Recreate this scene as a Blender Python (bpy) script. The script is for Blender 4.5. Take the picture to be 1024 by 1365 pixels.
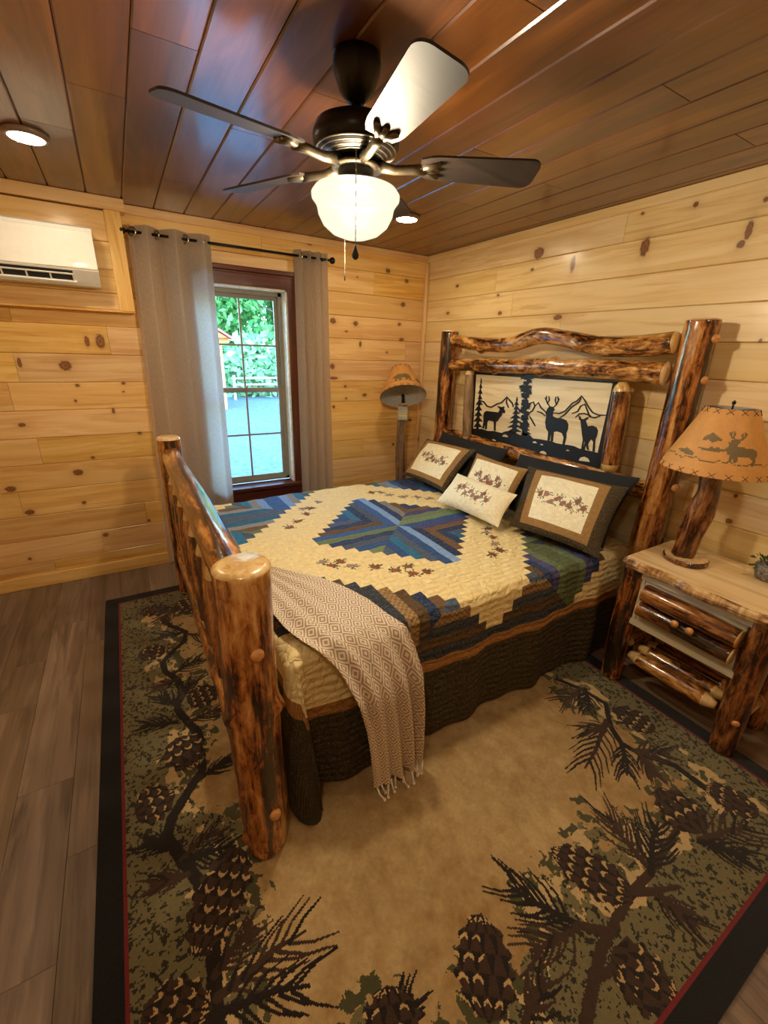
import bpy, bmesh, math, random
import numpy as np
from mathutils import Vector, Matrix, noise as mnoise

# ------------------------------------------------------------------ clear
for o in list(bpy.data.objects):
    bpy.data.objects.remove(o, do_unlink=True)
scene = bpy.context.scene
COL = scene.collection
R_ = math.radians
random.seed(7)

# ------------------------------------------------------------------ camera
CAM = np.array([-2.49690672, -3.50650122, 1.648])
FPX = 566.334
YAW, PITCH, ROLL = R_(31.2597957), R_(20.7059309), R_(-2.01110765)

def cam_axes(a, b, c):
    f = np.array([math.sin(a) * math.cos(b), math.cos(a) * math.cos(b), -math.sin(b)])
    r = np.array([math.cos(a), -math.sin(a), 0.0])
    d = np.cross(f, r)
    return np.array([r * math.cos(c) + d * math.sin(c), -r * math.sin(c) + d * math.cos(c), f])

RC = cam_axes(YAW, PITCH, ROLL)
cd = bpy.data.cameras.new('camera')
cam = bpy.data.objects.new('camera', cd)
COL.objects.link(cam)
mw = Matrix.Identity(4)
for i in range(3):
    mw[i][0] = RC[0][i]; mw[i][1] = -RC[1][i]; mw[i][2] = -RC[2][i]; mw[i][3] = CAM[i]
cam.matrix_world = mw
cd.sensor_fit = 'VERTICAL'; cd.sensor_height = 36.0; cd.sensor_width = 27.0
cd.lens = FPX / 1365.0 * 36.0
cd.clip_start = 0.02; cd.clip_end = 300
scene.camera = cam

# ------------------------------------------------------------------ world, exposure
scene.view_settings.view_transform = 'Standard'
scene.view_settings.look = 'None'
scene.view_settings.gamma = 1.0
scene.view_settings.use_curve_mapping = False
scene.view_settings.exposure = 0.66
SKY_STRENGTH = 2.0
world = bpy.data.worlds.new('world'); scene.world = world
world.use_nodes = True
wn = world.node_tree
bg = wn.nodes['Background']
sky = wn.nodes.new('ShaderNodeTexSky')
sky.sky_type = 'NISHITA'; sky.sun_disc = False
sky.sun_elevation = R_(38); sky.sun_rotation = R_(200); sky.air_density = 1.3; sky.dust_density = 0.6
tint = wn.nodes.new('ShaderNodeMix'); tint.data_type = 'RGBA'; tint.blend_type = 'MULTIPLY'
tint.inputs[0].default_value = 1.0
wn.links.new(sky.outputs[0], tint.inputs[6]); tint.inputs[7].default_value = (0.55, 0.82, 1.0, 1)
wn.links.new(tint.outputs[2], bg.inputs[0]); bg.inputs[1].default_value = SKY_STRENGTH

LAMP_COL = (1.0, 0.83, 0.57)
FAN_WATT = 600.0
CAN_EMIT = 135.0
GLOBE_EMIT = 0.42

# ------------------------------------------------------------------ helpers: pixels, colour
def ray(x, y):
    return RC.T @ np.array([(x - 512) / FPX, (y - 682.5) / FPX, 1.0])

def on(x, y, ax, val):
    d = ray(x, y); t = (val - CAM[ax]) / d[ax]
    return CAM + t * d

def atx(x, y, v): return on(x, y, 0, v)
def aty(x, y, v): return on(x, y, 1, v)
def atz(x, y, v): return on(x, y, 2, v)

def lin(h):
    h = h.lstrip('#')
    c = [int(h[i:i + 2], 16) / 255 for i in (0, 2, 4)]
    return tuple(x / 12.92 if x <= 0.04045 else ((x + 0.055) / 1.055) ** 2.4 for x in c) + (1.0,)

# ------------------------------------------------------------------ helpers: node trees
class NT:
    def __init__(s, name):
        s.mat = bpy.data.materials.new(name); s.mat.use_nodes = True
        s.t = s.mat.node_tree; s.N = s.t.nodes; s.L = s.t.links
        s.b = s.N['Principled BSDF']; s.out = s.N['Material Output']
    def n(s, ty, **k):
        nd = s.N.new(ty)
        for a, v in k.items(): setattr(nd, a, v)
        return nd
    def put(s, sock, v):
        if hasattr(v, 'is_output') or hasattr(v, 'links'): s.L.new(v, sock)
        else: sock.default_value = v
    def math(s, op, a, b=None, c=None, clamp=False):
        nd = s.n('ShaderNodeMath', operation=op, use_clamp=clamp)
        for i, v in enumerate((a, b, c)):
            if v is not None: s.put(nd.inputs[i], v)
        return nd.outputs[0]
    def vm(s, op, a, b=None):
        nd = s.n('ShaderNodeVectorMath', operation=op)
        s.put(nd.inputs[0], a)
        if b is not None: s.put(nd.inputs[1], b)
        return nd.outputs['Value'] if op in ('LENGTH', 'DOT_PRODUCT', 'DISTANCE') else nd.outputs[0]
    def mix(s, f, a, b, mode='MIX'):
        nd = s.n('ShaderNodeMix', data_type='RGBA', blend_type=mode)
        s.put(nd.inputs[0], f); s.put(nd.inputs[6], a); s.put(nd.inputs[7], b)
        return nd.outputs[2]
    def noise(s, vec, scale=1, detail=4, rough=0.55, dist=0.0):
        nd = s.n('ShaderNodeTexNoise')
        s.L.new(vec, nd.inputs['Vector'])
        nd.inputs['Scale'].default_value = scale; nd.inputs['Detail'].default_value = detail
        nd.inputs['Roughness'].default_value = rough; nd.inputs['Distortion'].default_value = dist
        return nd.outputs['Fac']
    def ramp(s, f, stops, interp='LINEAR'):
        nd = s.n('ShaderNodeValToRGB'); cr = nd.color_ramp; cr.interpolation = interp
        while len(cr.elements) < len(stops): cr.elements.new(0.5)
        for e, (p, c) in zip(cr.elements, stops):
            e.position = p; e.color = c if len(c) == 4 else tuple(c) + (1,)
        s.put(nd.inputs[0], f)
        return nd.outputs[0]
    def bump(s, h, strength=0.3, dist=0.01, normal=None):
        nd = s.n('ShaderNodeBump'); nd.inputs['Strength'].default_value = strength
        nd.inputs['Distance'].default_value = dist; s.L.new(h, nd.inputs['Height'])
        if normal is not None: s.L.new(normal, nd.inputs['Normal'])
        s.L.new(nd.outputs[0], s.b.inputs['Normal'])
        return nd.outputs[0]
    def set(s, **k):
        for a, v in k.items(): s.put(s.b.inputs[a.replace('_', ' ')], v)
        return s.mat

def W3(v): return (v, v, v, 1)

def plain(name, col, rough=0.5, metal=0.0, coat=0.0, noise_amt=0.12, nscale=30, bump=0.0, spec=0.5):
    m = NT(name)
    co = m.n('ShaderNodeTexCoord').outputs['Object']
    f = m.noise(co, nscale, 4)
    c = lin(col) if isinstance(col, str) else col
    dk = tuple(x * (1 - noise_amt * 1.6) for x in c[:3]) + (1,); lt = tuple(min(1, x * (1 + noise_amt)) for x in c[:3]) + (1,)
    m.set(Base_Color=m.ramp(f, [(0.3, dk), (0.7, lt)]), Roughness=rough, Metallic=metal, Coat_Weight=coat)
    m.put(m.b.inputs['Specular IOR Level'], spec)
    if bump: m.bump(f, bump, 0.004)
    return m.mat

def wood(name, axis, cols, stretch=(1.2, 16.0), knots=(), rough=0.4, coat=0.0, bump=0.06, var=0.16, auto_knots=0.0, coat_ior=1.5):
    """board wood; axis = index of the grain direction; cols = light, mid, dark"""
    m = NT(name)
    pos = m.n('ShaderNodeNewGeometry').outputs['Position']
    rnd = m.n('ShaderNodeObjectInfo').outputs['Random']
    off = m.vm('SCALE', (17.3, 29.1, 41.7)); m.put(off.node.inputs['Scale'], rnd)
    sc = [stretch[1]] * 3; sc[axis] = stretch[0]
    p = m.vm('ADD', m.vm('MULTIPLY', pos, tuple(sc)), off)
    warp = m.noise(p, 0.35, 2)
    g1 = m.noise(p, 1.0, 7, 0.62, 0.7)
    sc2 = [90.0] * 3; sc2[axis] = 2.2
    g2 = m.noise(m.vm('ADD', m.vm('MULTIPLY', pos, tuple(sc2)), off), 1.0, 3, 0.6)
    ring = m.math('SINE', m.math('MULTIPLY', m.math('ADD', g1, m.math('MULTIPLY', warp, 2.0)), 20.0))
    ring = m.math('MULTIPLY_ADD', ring, 0.05, 0.0)
    f = m.math('ADD', m.math('ADD', m.math('MULTIPLY', g1, 0.75), m.math('MULTIPLY', g2, 0.2)), ring)
    col = m.ramp(f, [(0.28, cols[2]), (0.5, cols[1]), (0.74, cols[0])])
    hs = m.n('ShaderNodeHueSaturation')
    m.put(hs.inputs['Value'], m.math('MULTIPLY_ADD', rnd, var * 2, 1 - var))
    r2 = m.math('FRACT', m.math('MULTIPLY', rnd, 7.31))
    m.put(hs.inputs['Saturation'], m.math('MULTIPLY_ADD', r2, 0.16, 0.92))
    m.put(hs.inputs['Hue'], m.math('MULTIPLY_ADD', r2, 0.008, 0.497))
    m.L.new(col, hs.inputs['Color']); col = hs.outputs[0]
    kf = None
    if knots:
        wob = m.noise(pos, 55, 2)
        for (c, rr) in knots:
            d = m.vm('LENGTH', m.vm('MULTIPLY', m.vm('SUBTRACT', pos, tuple(c)), tuple(1 / max(1e-4, q) for q in rr)))
            kf = d if kf is None else m.math('MINIMUM', kf, d)
        kf = m.math('ADD', kf, m.math('MULTIPLY_ADD', wob, 0.7, -0.35))
    if auto_knots:
        vs = [3.2] * 3; vs[axis] = 1.5
        vo = m.n('ShaderNodeTexVoronoi'); vo.inputs['Scale'].default_value = 1.0
        m.L.new(m.vm('ADD', m.vm('MULTIPLY', pos, tuple(vs)), off), vo.inputs['Vector'])
        d = m.math('DIVIDE', vo.outputs['Distance'], auto_knots)
        kf = d if kf is None else m.math('MINIMUM', kf, d)
    if kf is not None:
        ka = m.ramp(m.math('MULTIPLY', kf, 0.25), [(0.0, W3(1)), (0.17, W3(0.95)), (0.22, W3(0.7)), (0.27, W3(0.25)), (0.5, W3(0.08)), (1.0, W3(0))])
        kc = m.ramp(m.math('MULTIPLY', kf, 0.5), [(0.0, lin('#784220')), (0.22, lin('#935a2a')), (0.36, lin('#4e2a14')), (0.5, lin('#a06a34'))])
        col = m.mix(ka, col, kc)
    m.set(Base_Color=col, Roughness=rough, Coat_Weight=coat)
    m.b.inputs['Coat Roughness'].default_value = 0.15; m.b.inputs['Coat IOR'].default_value = coat_ior
    if bump: m.bump(f, bump, 0.004)
    return m.mat

def attr_mat(name, rough=0.85, print_amt=0.35, nscale=140, bump=0.4, bscale=30, sheen=0.0, bdist=0.006, quilted=False, speck=0.0):
    """fabric coloured by the mesh attribute 'Col' plus a woven print"""
    m = NT(name)
    c = m.n('ShaderNodeAttribute', attribute_name='Col').outputs['Color']
    u = m.n('ShaderNodeAttribute', attribute_name='uvw').outputs['Vector']
    f = m.noise(u, nscale, 3, 0.7)
    f2 = m.noise(u, nscale * 0.28, 3, 0.6)
    v = m.math('MULTIPLY_ADD', m.math('ADD', f, f2), print_amt * 2, 1 - 2 * print_amt)
    hs = m.n('ShaderNodeHueSaturation'); m.L.new(c, hs.inputs['Color']); m.put(hs.inputs['Value'], v)
    colo = hs.outputs[0]
    if speck:
        sp = m.noise(u, nscale * 0.75, 3, 0.75)
        lum = m.n('ShaderNodeRGBToBW'); m.L.new(c, lum.inputs[0])
        k = m.math('MULTIPLY', m.ramp(sp, [(0.555, W3(0)), (0.62, W3(1))]), m.math('SUBTRACT', 0.5, m.math('MULTIPLY', lum.outputs[0], 2.2), clamp=True))
        colo = m.mix(m.math('MULTIPLY', k, speck), colo, lin('#b09a66'))
    m.set(Base_Color=colo, Roughness=rough, Sheen_Weight=sheen)
    m.put(m.b.inputs['Specular IOR Level'], 0.2)
    if quilted:
        vo = m.n('ShaderNodeTexVoronoi', feature='DISTANCE_TO_EDGE'); vo.inputs['Scale'].default_value = bscale
        m.L.new(u, vo.inputs['Vector'])
        w = m.n('ShaderNodeTexWave', wave_type='RINGS'); w.inputs['Scale'].default_value = 9; w.inputs['Distortion'].default_value = 3.0
        m.L.new(u, w.inputs['Vector'])
        h = m.math('ADD', m.math('POWER', m.math('MULTIPLY', vo.outputs[0], 3.0, clamp=True), 0.4), m.math('MULTIPLY', w.outputs['Fac'], 0.7))
        h = m.math('ADD', h, m.math('MULTIPLY', f, 0.25))
    else:
        h = m.noise(u, bscale * 8, 4, 0.7)
    m.bump(h, bump, bdist)
    return m.mat

def log_mat(name, stops, fine=0.35, rough=0.22, coat=0.6, scale=(9, 9, 1.7), bump=0.35, streak=0.5):
    m = NT(name)
    lc = m.n('ShaderNodeAttribute', attribute_name='lc').outputs['Vector']
    rnd = m.n('ShaderNodeObjectInfo').outputs['Random']
    off = m.vm('SCALE', (3.3, 9.1, 14.7)); m.put(off.node.inputs['Scale'], rnd)
    lc2 = m.vm('ADD', lc, off)
    a = m.noise(m.vm('MULTIPLY', lc2, scale), 1.0, 6, 0.62, 0.9)
    b = m.noise(m.vm('MULTIPLY', lc2, (55, 55, 5)), 1.0, 4, 0.65)
    c = m.noise(m.vm('MULTIPLY', lc2, (26, 26, 11)), 1.0, 5, 0.7, 1.4)
    f = m.math('ADD', m.math('MULTIPLY', a, 1.0), m.math('MULTIPLY_ADD', b, fine, -fine * 0.5))
    f = m.math('ADD', f, m.math('MULTIPLY_ADD', c, streak, -streak * 0.5))
    m.set(Base_Color=m.ramp(f, stops), Roughness=rough, Coat_Weight=coat)
    m.b.inputs['Coat Roughness'].default_value = 0.08
    m.bump(f, bump, 0.006)
    return m.mat

# ------------------------------------------------------------------ helpers: objects
WL = {}     # world location of every object (nothing here is rotated through its parent)

def wl(o): return WL.get(o.name, Vector((0, 0, 0)))

def tag(o, label=None, cat=None, group=None, kind=None):
    if label: o['label'] = label
    if cat: o['category'] = cat
    if group: o['group'] = group
    if kind: o['kind'] = kind
    return o

def thing(name, label, cat, loc, group=None, kind=None):
    o = bpy.data.objects.new(name, None); COL.objects.link(o)
    o.empty_display_size = 0.1; o.location = loc; WL[o.name] = Vector(loc)
    return tag(o, label, cat, group, kind)

def ob(name, verts, faces, mats, parent=None, smooth=False, midx=None, attrs=None, facecol=None, fix=False):
    """world-space vertices -> one object whose origin is the centre of its base"""
    V = np.asarray(verts, dtype=np.float64).reshape(-1, 3)
    lo, hi = V.min(0), V.max(0)
    org = Vector(((lo[0] + hi[0]) / 2, (lo[1] + hi[1]) / 2, lo[2]))
    me = bpy.data.meshes.new(name)
    Vl = V - np.array(org)
    if isinstance(faces, np.ndarray) and faces.ndim == 2:
        nf, k = faces.shape
        me.vertices.add(len(Vl)); me.vertices.foreach_set('co', Vl.astype(np.float32).ravel())
        me.loops.add(nf * k); me.loops.foreach_set('vertex_index', faces.astype(np.int32).ravel())
        me.polygons.add(nf)
        me.polygons.foreach_set('loop_start', np.arange(0, nf * k, k, dtype=np.int32))
        me.update(calc_edges=True)
    else:
        me.from_pydata([tuple(v) for v in Vl], [], faces)
    if not isinstance(mats, (list, tuple)): mats = [mats]
    for m in mats: me.materials.append(m)
    if midx is not None: me.polygons.foreach_set('material_index', np.asarray(midx, dtype=np.int32))
    if smooth: me.polygons.foreach_set('use_smooth', np.ones(len(me.polygons), dtype=bool))
    if attrs:
        for an, arr in attrs.items():
            at = me.attributes.new(an, 'FLOAT_VECTOR', 'POINT')
            at.data.foreach_set('vector', np.asarray(arr, dtype=np.float32).ravel())
    if facecol is not None:
        at = me.attributes.new('Col', 'FLOAT_COLOR', 'FACE')
        fc = np.asarray(facecol, dtype=np.float32)
        if fc.shape[1] == 3: fc = np.hstack([fc, np.ones((len(fc), 1), np.float32)])
        at.data.foreach_set('color', fc.ravel())
    if fix:
        bm = bmesh.new(); bm.from_mesh(me); bmesh.ops.recalc_face_normals(bm, faces=bm.faces); bm.to_mesh(me); bm.free()
    me.update()
    o = bpy.data.objects.new(name, me); COL.objects.link(o)
    WL[o.name] = org
    if parent is not None:
        o.parent = parent; o.location = org - wl(parent)
    else: o.location = org
    return o

class MB:
    """collects geometry for ONE mesh"""
    def __init__(s): s.v = []; s.f = []; s.m = []
    def add(s, v, f, m=0):
        b = len(s.v); s.v += [tuple(q) for q in v]; s.f += [tuple(i + b for i in q) for q in f]
        s.m += [m] * len(f) if isinstance(m, int) else list(m)
        return s
    def box(s, lo, hi, m=0, bev=0.0):
        lo = np.array(lo, float); hi = np.array(hi, float)
        if bev <= 0:
            v = [(x, y, z) for z in (lo[2], hi[2]) for y in (lo[1], hi[1]) for x in (lo[0], hi[0])]
            f = [(0, 2, 3, 1), (4, 5, 7, 6), (0, 1, 5, 4), (2, 6, 7, 3), (0, 4, 6, 2), (1, 3, 7, 5)]
            return s.add(v, f, m)
        bm = bmesh.new(); bmesh.ops.create_cube(bm, size=1)
        for q in bm.verts: q.co = Vector([(lo[i] + hi[i]) / 2 + q.co[i] * (hi[i] - lo[i]) for i in range(3)])
        bmesh.ops.bevel(bm, geom=bm.edges[:], offset=bev, segments=2, affect='EDGES', profile=0.5)
        bm.verts.index_update()
        s.add([q.co[:] for q in bm.verts], [tuple(q.index for q in f.verts) for f in bm.faces], m); bm.free()
        return s
    def tube(s, pts, r, n=10, m=0, cap=True):
        v, f = tube(pts, r, n, cap); return s.add(v, f, m)
    def lathe(s, prof, c, n=32, m=0, axis=(0, 0, 1)):
        v, f = lathe(prof, c, n, axis); return s.add(v, f, m)
    def prism(s, poly, ax, a, b, m=0):
        """extrude a 2-D polygon (other two axes in order) along axis ax from a to b"""
        k = len(poly); v = []
        for t in (a, b):
            for p in poly:
                q = list(p); q.insert(ax, t); v.append(q)
        f = [tuple(range(k))[::-1], tuple(range(k, 2 * k))] + [(i, (i + 1) % k, k + (i + 1) % k, k + i) for i in range(k)]
        return s.add(v, f, m)
    def build(s, name, mats, parent=None, smooth=False, fix=True):
        return ob(name, s.v, s.f, mats, parent, smooth, s.m, fix=fix)

def frame(d):
    d = Vector(d).normalized()
    u = d.cross(Vector((0, 0, 1)))
    if u.length < 0.05: u = d.cross(Vector((0, 1, 0)))
    u.normalize(); return u, d.cross(u).normalized(), d

def tube(pts, r, n=10, cap=True):
    pts = [Vector(p) for p in pts]; k = len(pts)
    rs = r if isinstance(r, (list, tuple)) else [r] * k
    v = []; f = []; pu = None
    for i, p in enumerate(pts):
        d = (pts[min(i + 1, k - 1)] - pts[max(i - 1, 0)])
        u, w, d = frame(d)
        if pu is not None:
            u = (pu - d * pu.dot(d)); u = u.normalized() if u.length > 1e-6 else frame(d)[0]; w = d.cross(u)
        pu = u
        for j in range(n):
            a = 2 * math.pi * j / n
            v.append(p + (u * math.cos(a) + w * math.sin(a)) * rs[i])
    for i in range(k - 1):
        for j in range(n):
            a = i * n + j; b = i * n + (j + 1) % n
            f.append((a, b, b + n, a + n))
    if cap: f += [tuple(range(n))[::-1], tuple(range((k - 1) * n, k * n))]
    return v, f

def lathe(prof, c, n=32, axis=(0, 0, 1)):
    u, w, d = frame(axis); c = Vector(c); v = []; f = []
    if Vector(axis).normalized().z > 0.99: u, w = Vector((1, 0, 0)), Vector((0, 1, 0))
    for (r, z) in prof:
        for j in range(n):
            a = 2 * math.pi * j / n
            v.append(c + d * z + (u * math.cos(a) + w * math.sin(a)) * max(r, 1e-4))
    for i in range(len(prof) - 1):
        for j in range(n):
            a = i * n + j; b = i * n + (j + 1) % n
            f.append((a, b, b + n, a + n))
    f += [tuple(range(n))[::-1], tuple(range((len(prof) - 1) * n, len(prof) * n))]
    return v, f

def log(name, path, radii, mats, parent=None, seed=0, n=22, step=0.02, rough=0.05, ends=('bevel', 'bevel'), knots=(), bev=0.018, tenon=0.07, tr=0.35):
    """one natural log: wobbling round section, branch stubs, shaped ends; slot 0 bark side, slot 1 cut wood"""
    P = [Vector(p) for p in path]
    seg = [(P[i + 1] - P[i]).length for i in range(len(P) - 1)]; L = sum(seg)
    cum = [0]
    for q in seg: cum.append(cum[-1] + q)
    def at(s):
        s = min(max(s, 0), L)
        for i in range(len(seg)):
            if s <= cum[i + 1] + 1e-9:
                t = (s - cum[i]) / seg[i]
                p0 = P[max(i - 1, 0)]; p1 = P[i]; p2 = P[i + 1]; p3 = P[min(i + 2, len(P) - 1)]
                if len(P) == 2: return p1.lerp(p2, t)
                return 0.5 * ((2 * p1) + (p2 - p0) * t + (2 * p0 - 5 * p1 + 4 * p2 - p3) * t * t + (3 * p1 - p0 - 3 * p2 + p3) * t ** 3)
        return P[-1]
    def rad(s):
        t = s / L * (len(radii) - 1); i = min(int(t), len(radii) - 2); return radii[i] + (radii[i + 1] - radii[i]) * (t - i)
    ss = []   # (s, radius factor, slot of the ring that starts here)
    e0, e1 = ends
    if e0 == 'bevel': ss += [(0, 1 - bev / rad(0), 1), (bev * 0.35, 1 - bev * 0.3 / rad(0), 1), (bev, 1.0, 0)]
    elif e0 == 'tenon': ss += [(0, tr, 1), (tenon * 0.5, tr + (1 - tr) * 0.55, 1), (tenon * 0.85, 0.93, 1), (tenon, 1.0, 0)]
    elif e0 == 'cone': ss += [(0, 0.45, 1), (tenon * 0.4, 0.8, 1), (tenon, 1.0, 0)]
    else: ss += [(0, 1.0, 0)]
    tail = []
    if e1 == 'bevel': tail = [(L - bev, 1.0, 1), (L - bev * 0.35, 1 - bev * 0.3 / rad(L), 1), (L, 1 - bev / rad(L), 1)]
    elif e1 == 'tenon': tail = [(L - tenon, 1.0, 1), (L - tenon * 0.85, 0.93, 1), (L - tenon * 0.5, tr + (1 - tr) * 0.55, 1), (L, tr, 1)]
    elif e1 == 'cone': tail = [(L - tenon, 1.0, 1), (L - tenon * 0.4, 0.8, 1), (L, 0.45, 1)]
    else: tail = [(L, 1.0, 1)]
    a, b = ss[-1][0], tail[0][0]; k = max(2, int((b - a) / step))
    ss += [(a + (b - a) * i / k, 1.0, 0) for i in range(1, k)] + tail
    V = []; LC = []; F = []; MI = []; pu = None
    rng = random.Random(seed); so = rng.uniform(0, 100)
    for (s, fac, slot) in ss:
        p = at(s); d = at(s + 0.01) - at(s - 0.01)
        u, w, d = frame(d)
        if pu is not None: u = (pu - d * pu.dot(d)).normalized(); w = d.cross(u)
        pu = u
        r0 = rad(s)
        for j in range(n):
            th = 2 * math.pi * j / n
            nz = mnoise.noise(Vector((math.cos(th) * 1.1 + so, math.sin(th) * 1.1, s * 3.2))) * rough * 1.6
            nz += mnoise.noise(Vector((math.cos(th) * 2.6, math.sin(th) * 2.6 + so, s * 14))) * rough * 0.55
            r = r0 * fac * (1 + nz)
            for (kt, ks, kr, kh) in knots:
                dt = (th - kt + math.pi) % (2 * math.pi) - math.pi
                q = ((dt * r0) ** 2 + (s - ks) ** 2) / (kr * kr)
                if q < 6: r += kh * math.exp(-q)
            V.append(p + (u * math.cos(th) + w * math.sin(th)) * r)
            LC.append((r0 * math.cos(th), r0 * math.sin(th), s))
    m = len(ss)
    for i in range(m - 1):
        for j in range(n):
            A = i * n + j; B = i * n + (j + 1) % n
            F.append((A, B, B + n, A + n)); MI.append(ss[i][2])
    F += [tuple(range(n))[::-1], tuple(range((m - 1) * n, m * n))]; MI += [1, 1]
    return ob(name, V, F, mats, parent, True, MI, {'lc': LC})

def plug(parent, p, nrm, r=0.02, h=0.012, name='wood_plug'):
    v, f = lathe([(r, -0.02), (r, 0.0), (r * 0.9, h * 0.6), (r * 0.55, h), (0.0005, h * 1.1)], p, 14, nrm)
    return ob(name, v, f, M['plug'], parent, True)

def plank(name, parent, o, Ld, Wd, Nd, length, width, mat, t=0.014, c=0.004):
    o, Ld, Wd, Nd = map(Vector, (o, Ld, Wd, Nd))
    sec = [(0, 0), (0, t - c), (c, t), (width - c, t), (width, t - c), (width, 0)]
    v = [o + Ld * l + Wd * w + Nd * q for l in (0, length) for (w, q) in sec]
    k = 6
    f = [tuple(range(k)), tuple(range(k, 2 * k))[::-1]] + [(i, k + i, k + (i + 1) % k, (i + 1) % k) for i in range(k)]
    return ob(name, v, f, mat, parent, fix=True)

def grid_faces(nu, nv):
    i, j = np.meshgrid(np.arange(nu), np.arange(nv), indexing='ij')
    a = i * (nv + 1) + j
    return np.stack([a, a + (nv + 1), a + (nv + 2), a + 1], -1).reshape(-1, 4)

def in_poly(px, py, poly):
    inside = np.zeros(px.shape, bool); k = len(poly)
    for i in range(k):
        x0, y0 = poly[i]; x1, y1 = poly[(i + 1) % k]
        if y0 == y1: continue
        c = ((y0 > py) != (y1 > py)) & (px < (x1 - x0) * (py - y0) / (y1 - y0) + x0)
        inside ^= c
    return inside

def seg_dist(px, py, a, b):
    ax, ay = a; bx, by = b; dx, dy = bx - ax, by - ay
    t = np.clip(((px - ax) * dx + (py - ay) * dy) / (dx * dx + dy * dy + 1e-12), 0, 1)
    return np.hypot(px - ax - t * dx, py - ay - t * dy), t
# ------------------------------------------------------------------ room dimensions
H = 2.44
XL, YF = -3.75, -4.75           # left wall and the wall behind the camera
BP, BZ = 0.1738, 2.262          # window wall: board pitch, first seam
RP, RZ = 0.1697, 2.250          # headboard wall
BOX_X, BOX_D, BOX_Z = -2.35, 0.098, 1.832   # soffit behind the air conditioner
WX0, WX1, WZ0, WZ1 = -1.975, -1.306, 0.55, 2.057   # window opening

def knot_list(items, ax, val, rmax=0.2):
    out = []
    for (x, y, r, *q) in items:
        ry = q[0] if q else r
        c = on(x, y, ax, val); e = on(x + r, y, ax, val); g = on(x, y + ry, ax, val)
        if ax == 1: rr = (abs(e[0] - c[0]), 0.05, abs(g[2] - c[2]))
        else: rr = (0.05, abs(e[1] - c[1]), abs(g[2] - c[2]))
        out.append((c, rr))
    return out

def crop(items, ox, oy, s): return [(ox + i[0] * s, oy + i[1] * s) + tuple(q * s for q in i[2:]) for i in items]

KB = crop([(372, 288, 40, 30), (440, 400, 14, 10), (430, 488, 9), (702, 388, 14, 8), (702, 436, 8, 5), (645, 545, 10, 16), (795, 672, 13, 9), (125, 625, 26, 12), (528, 811, 13, 9),
           (445, 895, 32, 18), (60, 990, 36, 18), (480, 1063, 12, 7), (170, 1122, 30, 18), (848, 1168, 9), (570, 150, 28, 45), (495, 150, 16, 34), (110, 270, 14, 30)], 0, 420, 0.2344)
KB += crop([(602, 415, 17), (728, 485, 14), (703, 645, 17), (225, 757, 22), (380, 775, 18), (678, 780, 12), (693, 883, 19, 12), (412, 915, 9, 22), (317, 828, 12, 6), (392, 458, 6), (593, 972, 7), (65, 230, 20, 12)], 400, 280, 0.1953)
KB += crop([(130, 480, 12), (295, 553, 19, 15), (137, 583, 10), (30, 655, 14), (683, 768, 16, 12), (540, 975, 12), (20, 310, 22, 26), (30, 410, 40, 14)], 440, 440, 0.15625)
KB += [(141, 713, 4, 3), (40, 745, 3, 2), (112, 670, 3.5, 2.5)]
KR = crop([(350, 303, 16, 18), (812, 160, 8, 9), (1018, 145, 8), (662, 285, 14, 30), (450, 335, 7, 26), (945, 277, 14, 12), (968, 235, 12, 30), (110, 400, 5), (330, 352, 5), (405, 492, 14, 9), (82, 480, 5), (1002, 560, 6), (235, 480, 6), (230, 427, 4), (655, 187, 6, 5)], 560, 200, 0.4531)
KR += crop([(690, 690, 22), (625, 920, 36, 30)], 880, 560, 0.1465)

PINE = [lin('#f2d096'), lin('#e7ba76'), lin('#cf9650')]
PINE_R = [lin('#f3dcae'), lin('#ebcd95'), lin('#d6ae70')]
M = {}
M['pine_back'] = wood('pine boards golden', 0, PINE, knots=knot_list(KB, 1, 0.0), rough=0.38, coat=0.15, var=0.09)
M['pine_right'] = wood('pine boards pale', 1, PINE_R, knots=knot_list(KR, 0, 0.0), rough=0.36, coat=0.2, var=0.09)
M['pine_x'] = wood('pine trim along x', 0, PINE, rough=0.38, coat=0.15, var=0.05, auto_knots=0.045)
M['pine_y'] = wood('pine trim along y', 1, PINE_R, rough=0.38, coat=0.15, var=0.05, auto_knots=0.045)
M['pine_z'] = wood('pine trim along z', 2, PINE, rough=0.38, coat=0.15, var=0.05, auto_knots=0.05)
M['ceiling'] = wood('dark stained boards', 1, [lin('#85522b'), lin('#683b1b'), lin('#452510')], stretch=(0.9, 7.0), rough=0.42, coat=0.6, coat_ior=1.6, var=0.16, auto_knots=0.07, bump=0.05)
M['floor'] = wood('grey brown vinyl planks', 1, [lin('#97806c'), lin('#7a6553'), lin('#59483b')], stretch=(1.3, 13.0), rough=0.4, coat=0.05, var=0.24, auto_knots=0.035, bump=0.08)
M['mahogany'] = wood('red brown stained trim', 2, [lin('#6e3421'), lin('#552516'), lin('#38150c')], rough=0.32, coat=0.3, var=0.05)
M['mahogany_x'] = wood('red brown stained trim along x', 0, [lin('#6e3421'), lin('#552516'), lin('#38150c')], rough=0.3, coat=0.3, var=0.05)
M['shell'] = plain('dark backing', '#3a2412', 0.9)
M['jamb'] = plain('white painted jamb', '#f4eedc', 0.5)
M['vinyl'] = plain('tan grey window vinyl', '#8d897c', 0.42, noise_amt=0.05)

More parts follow.
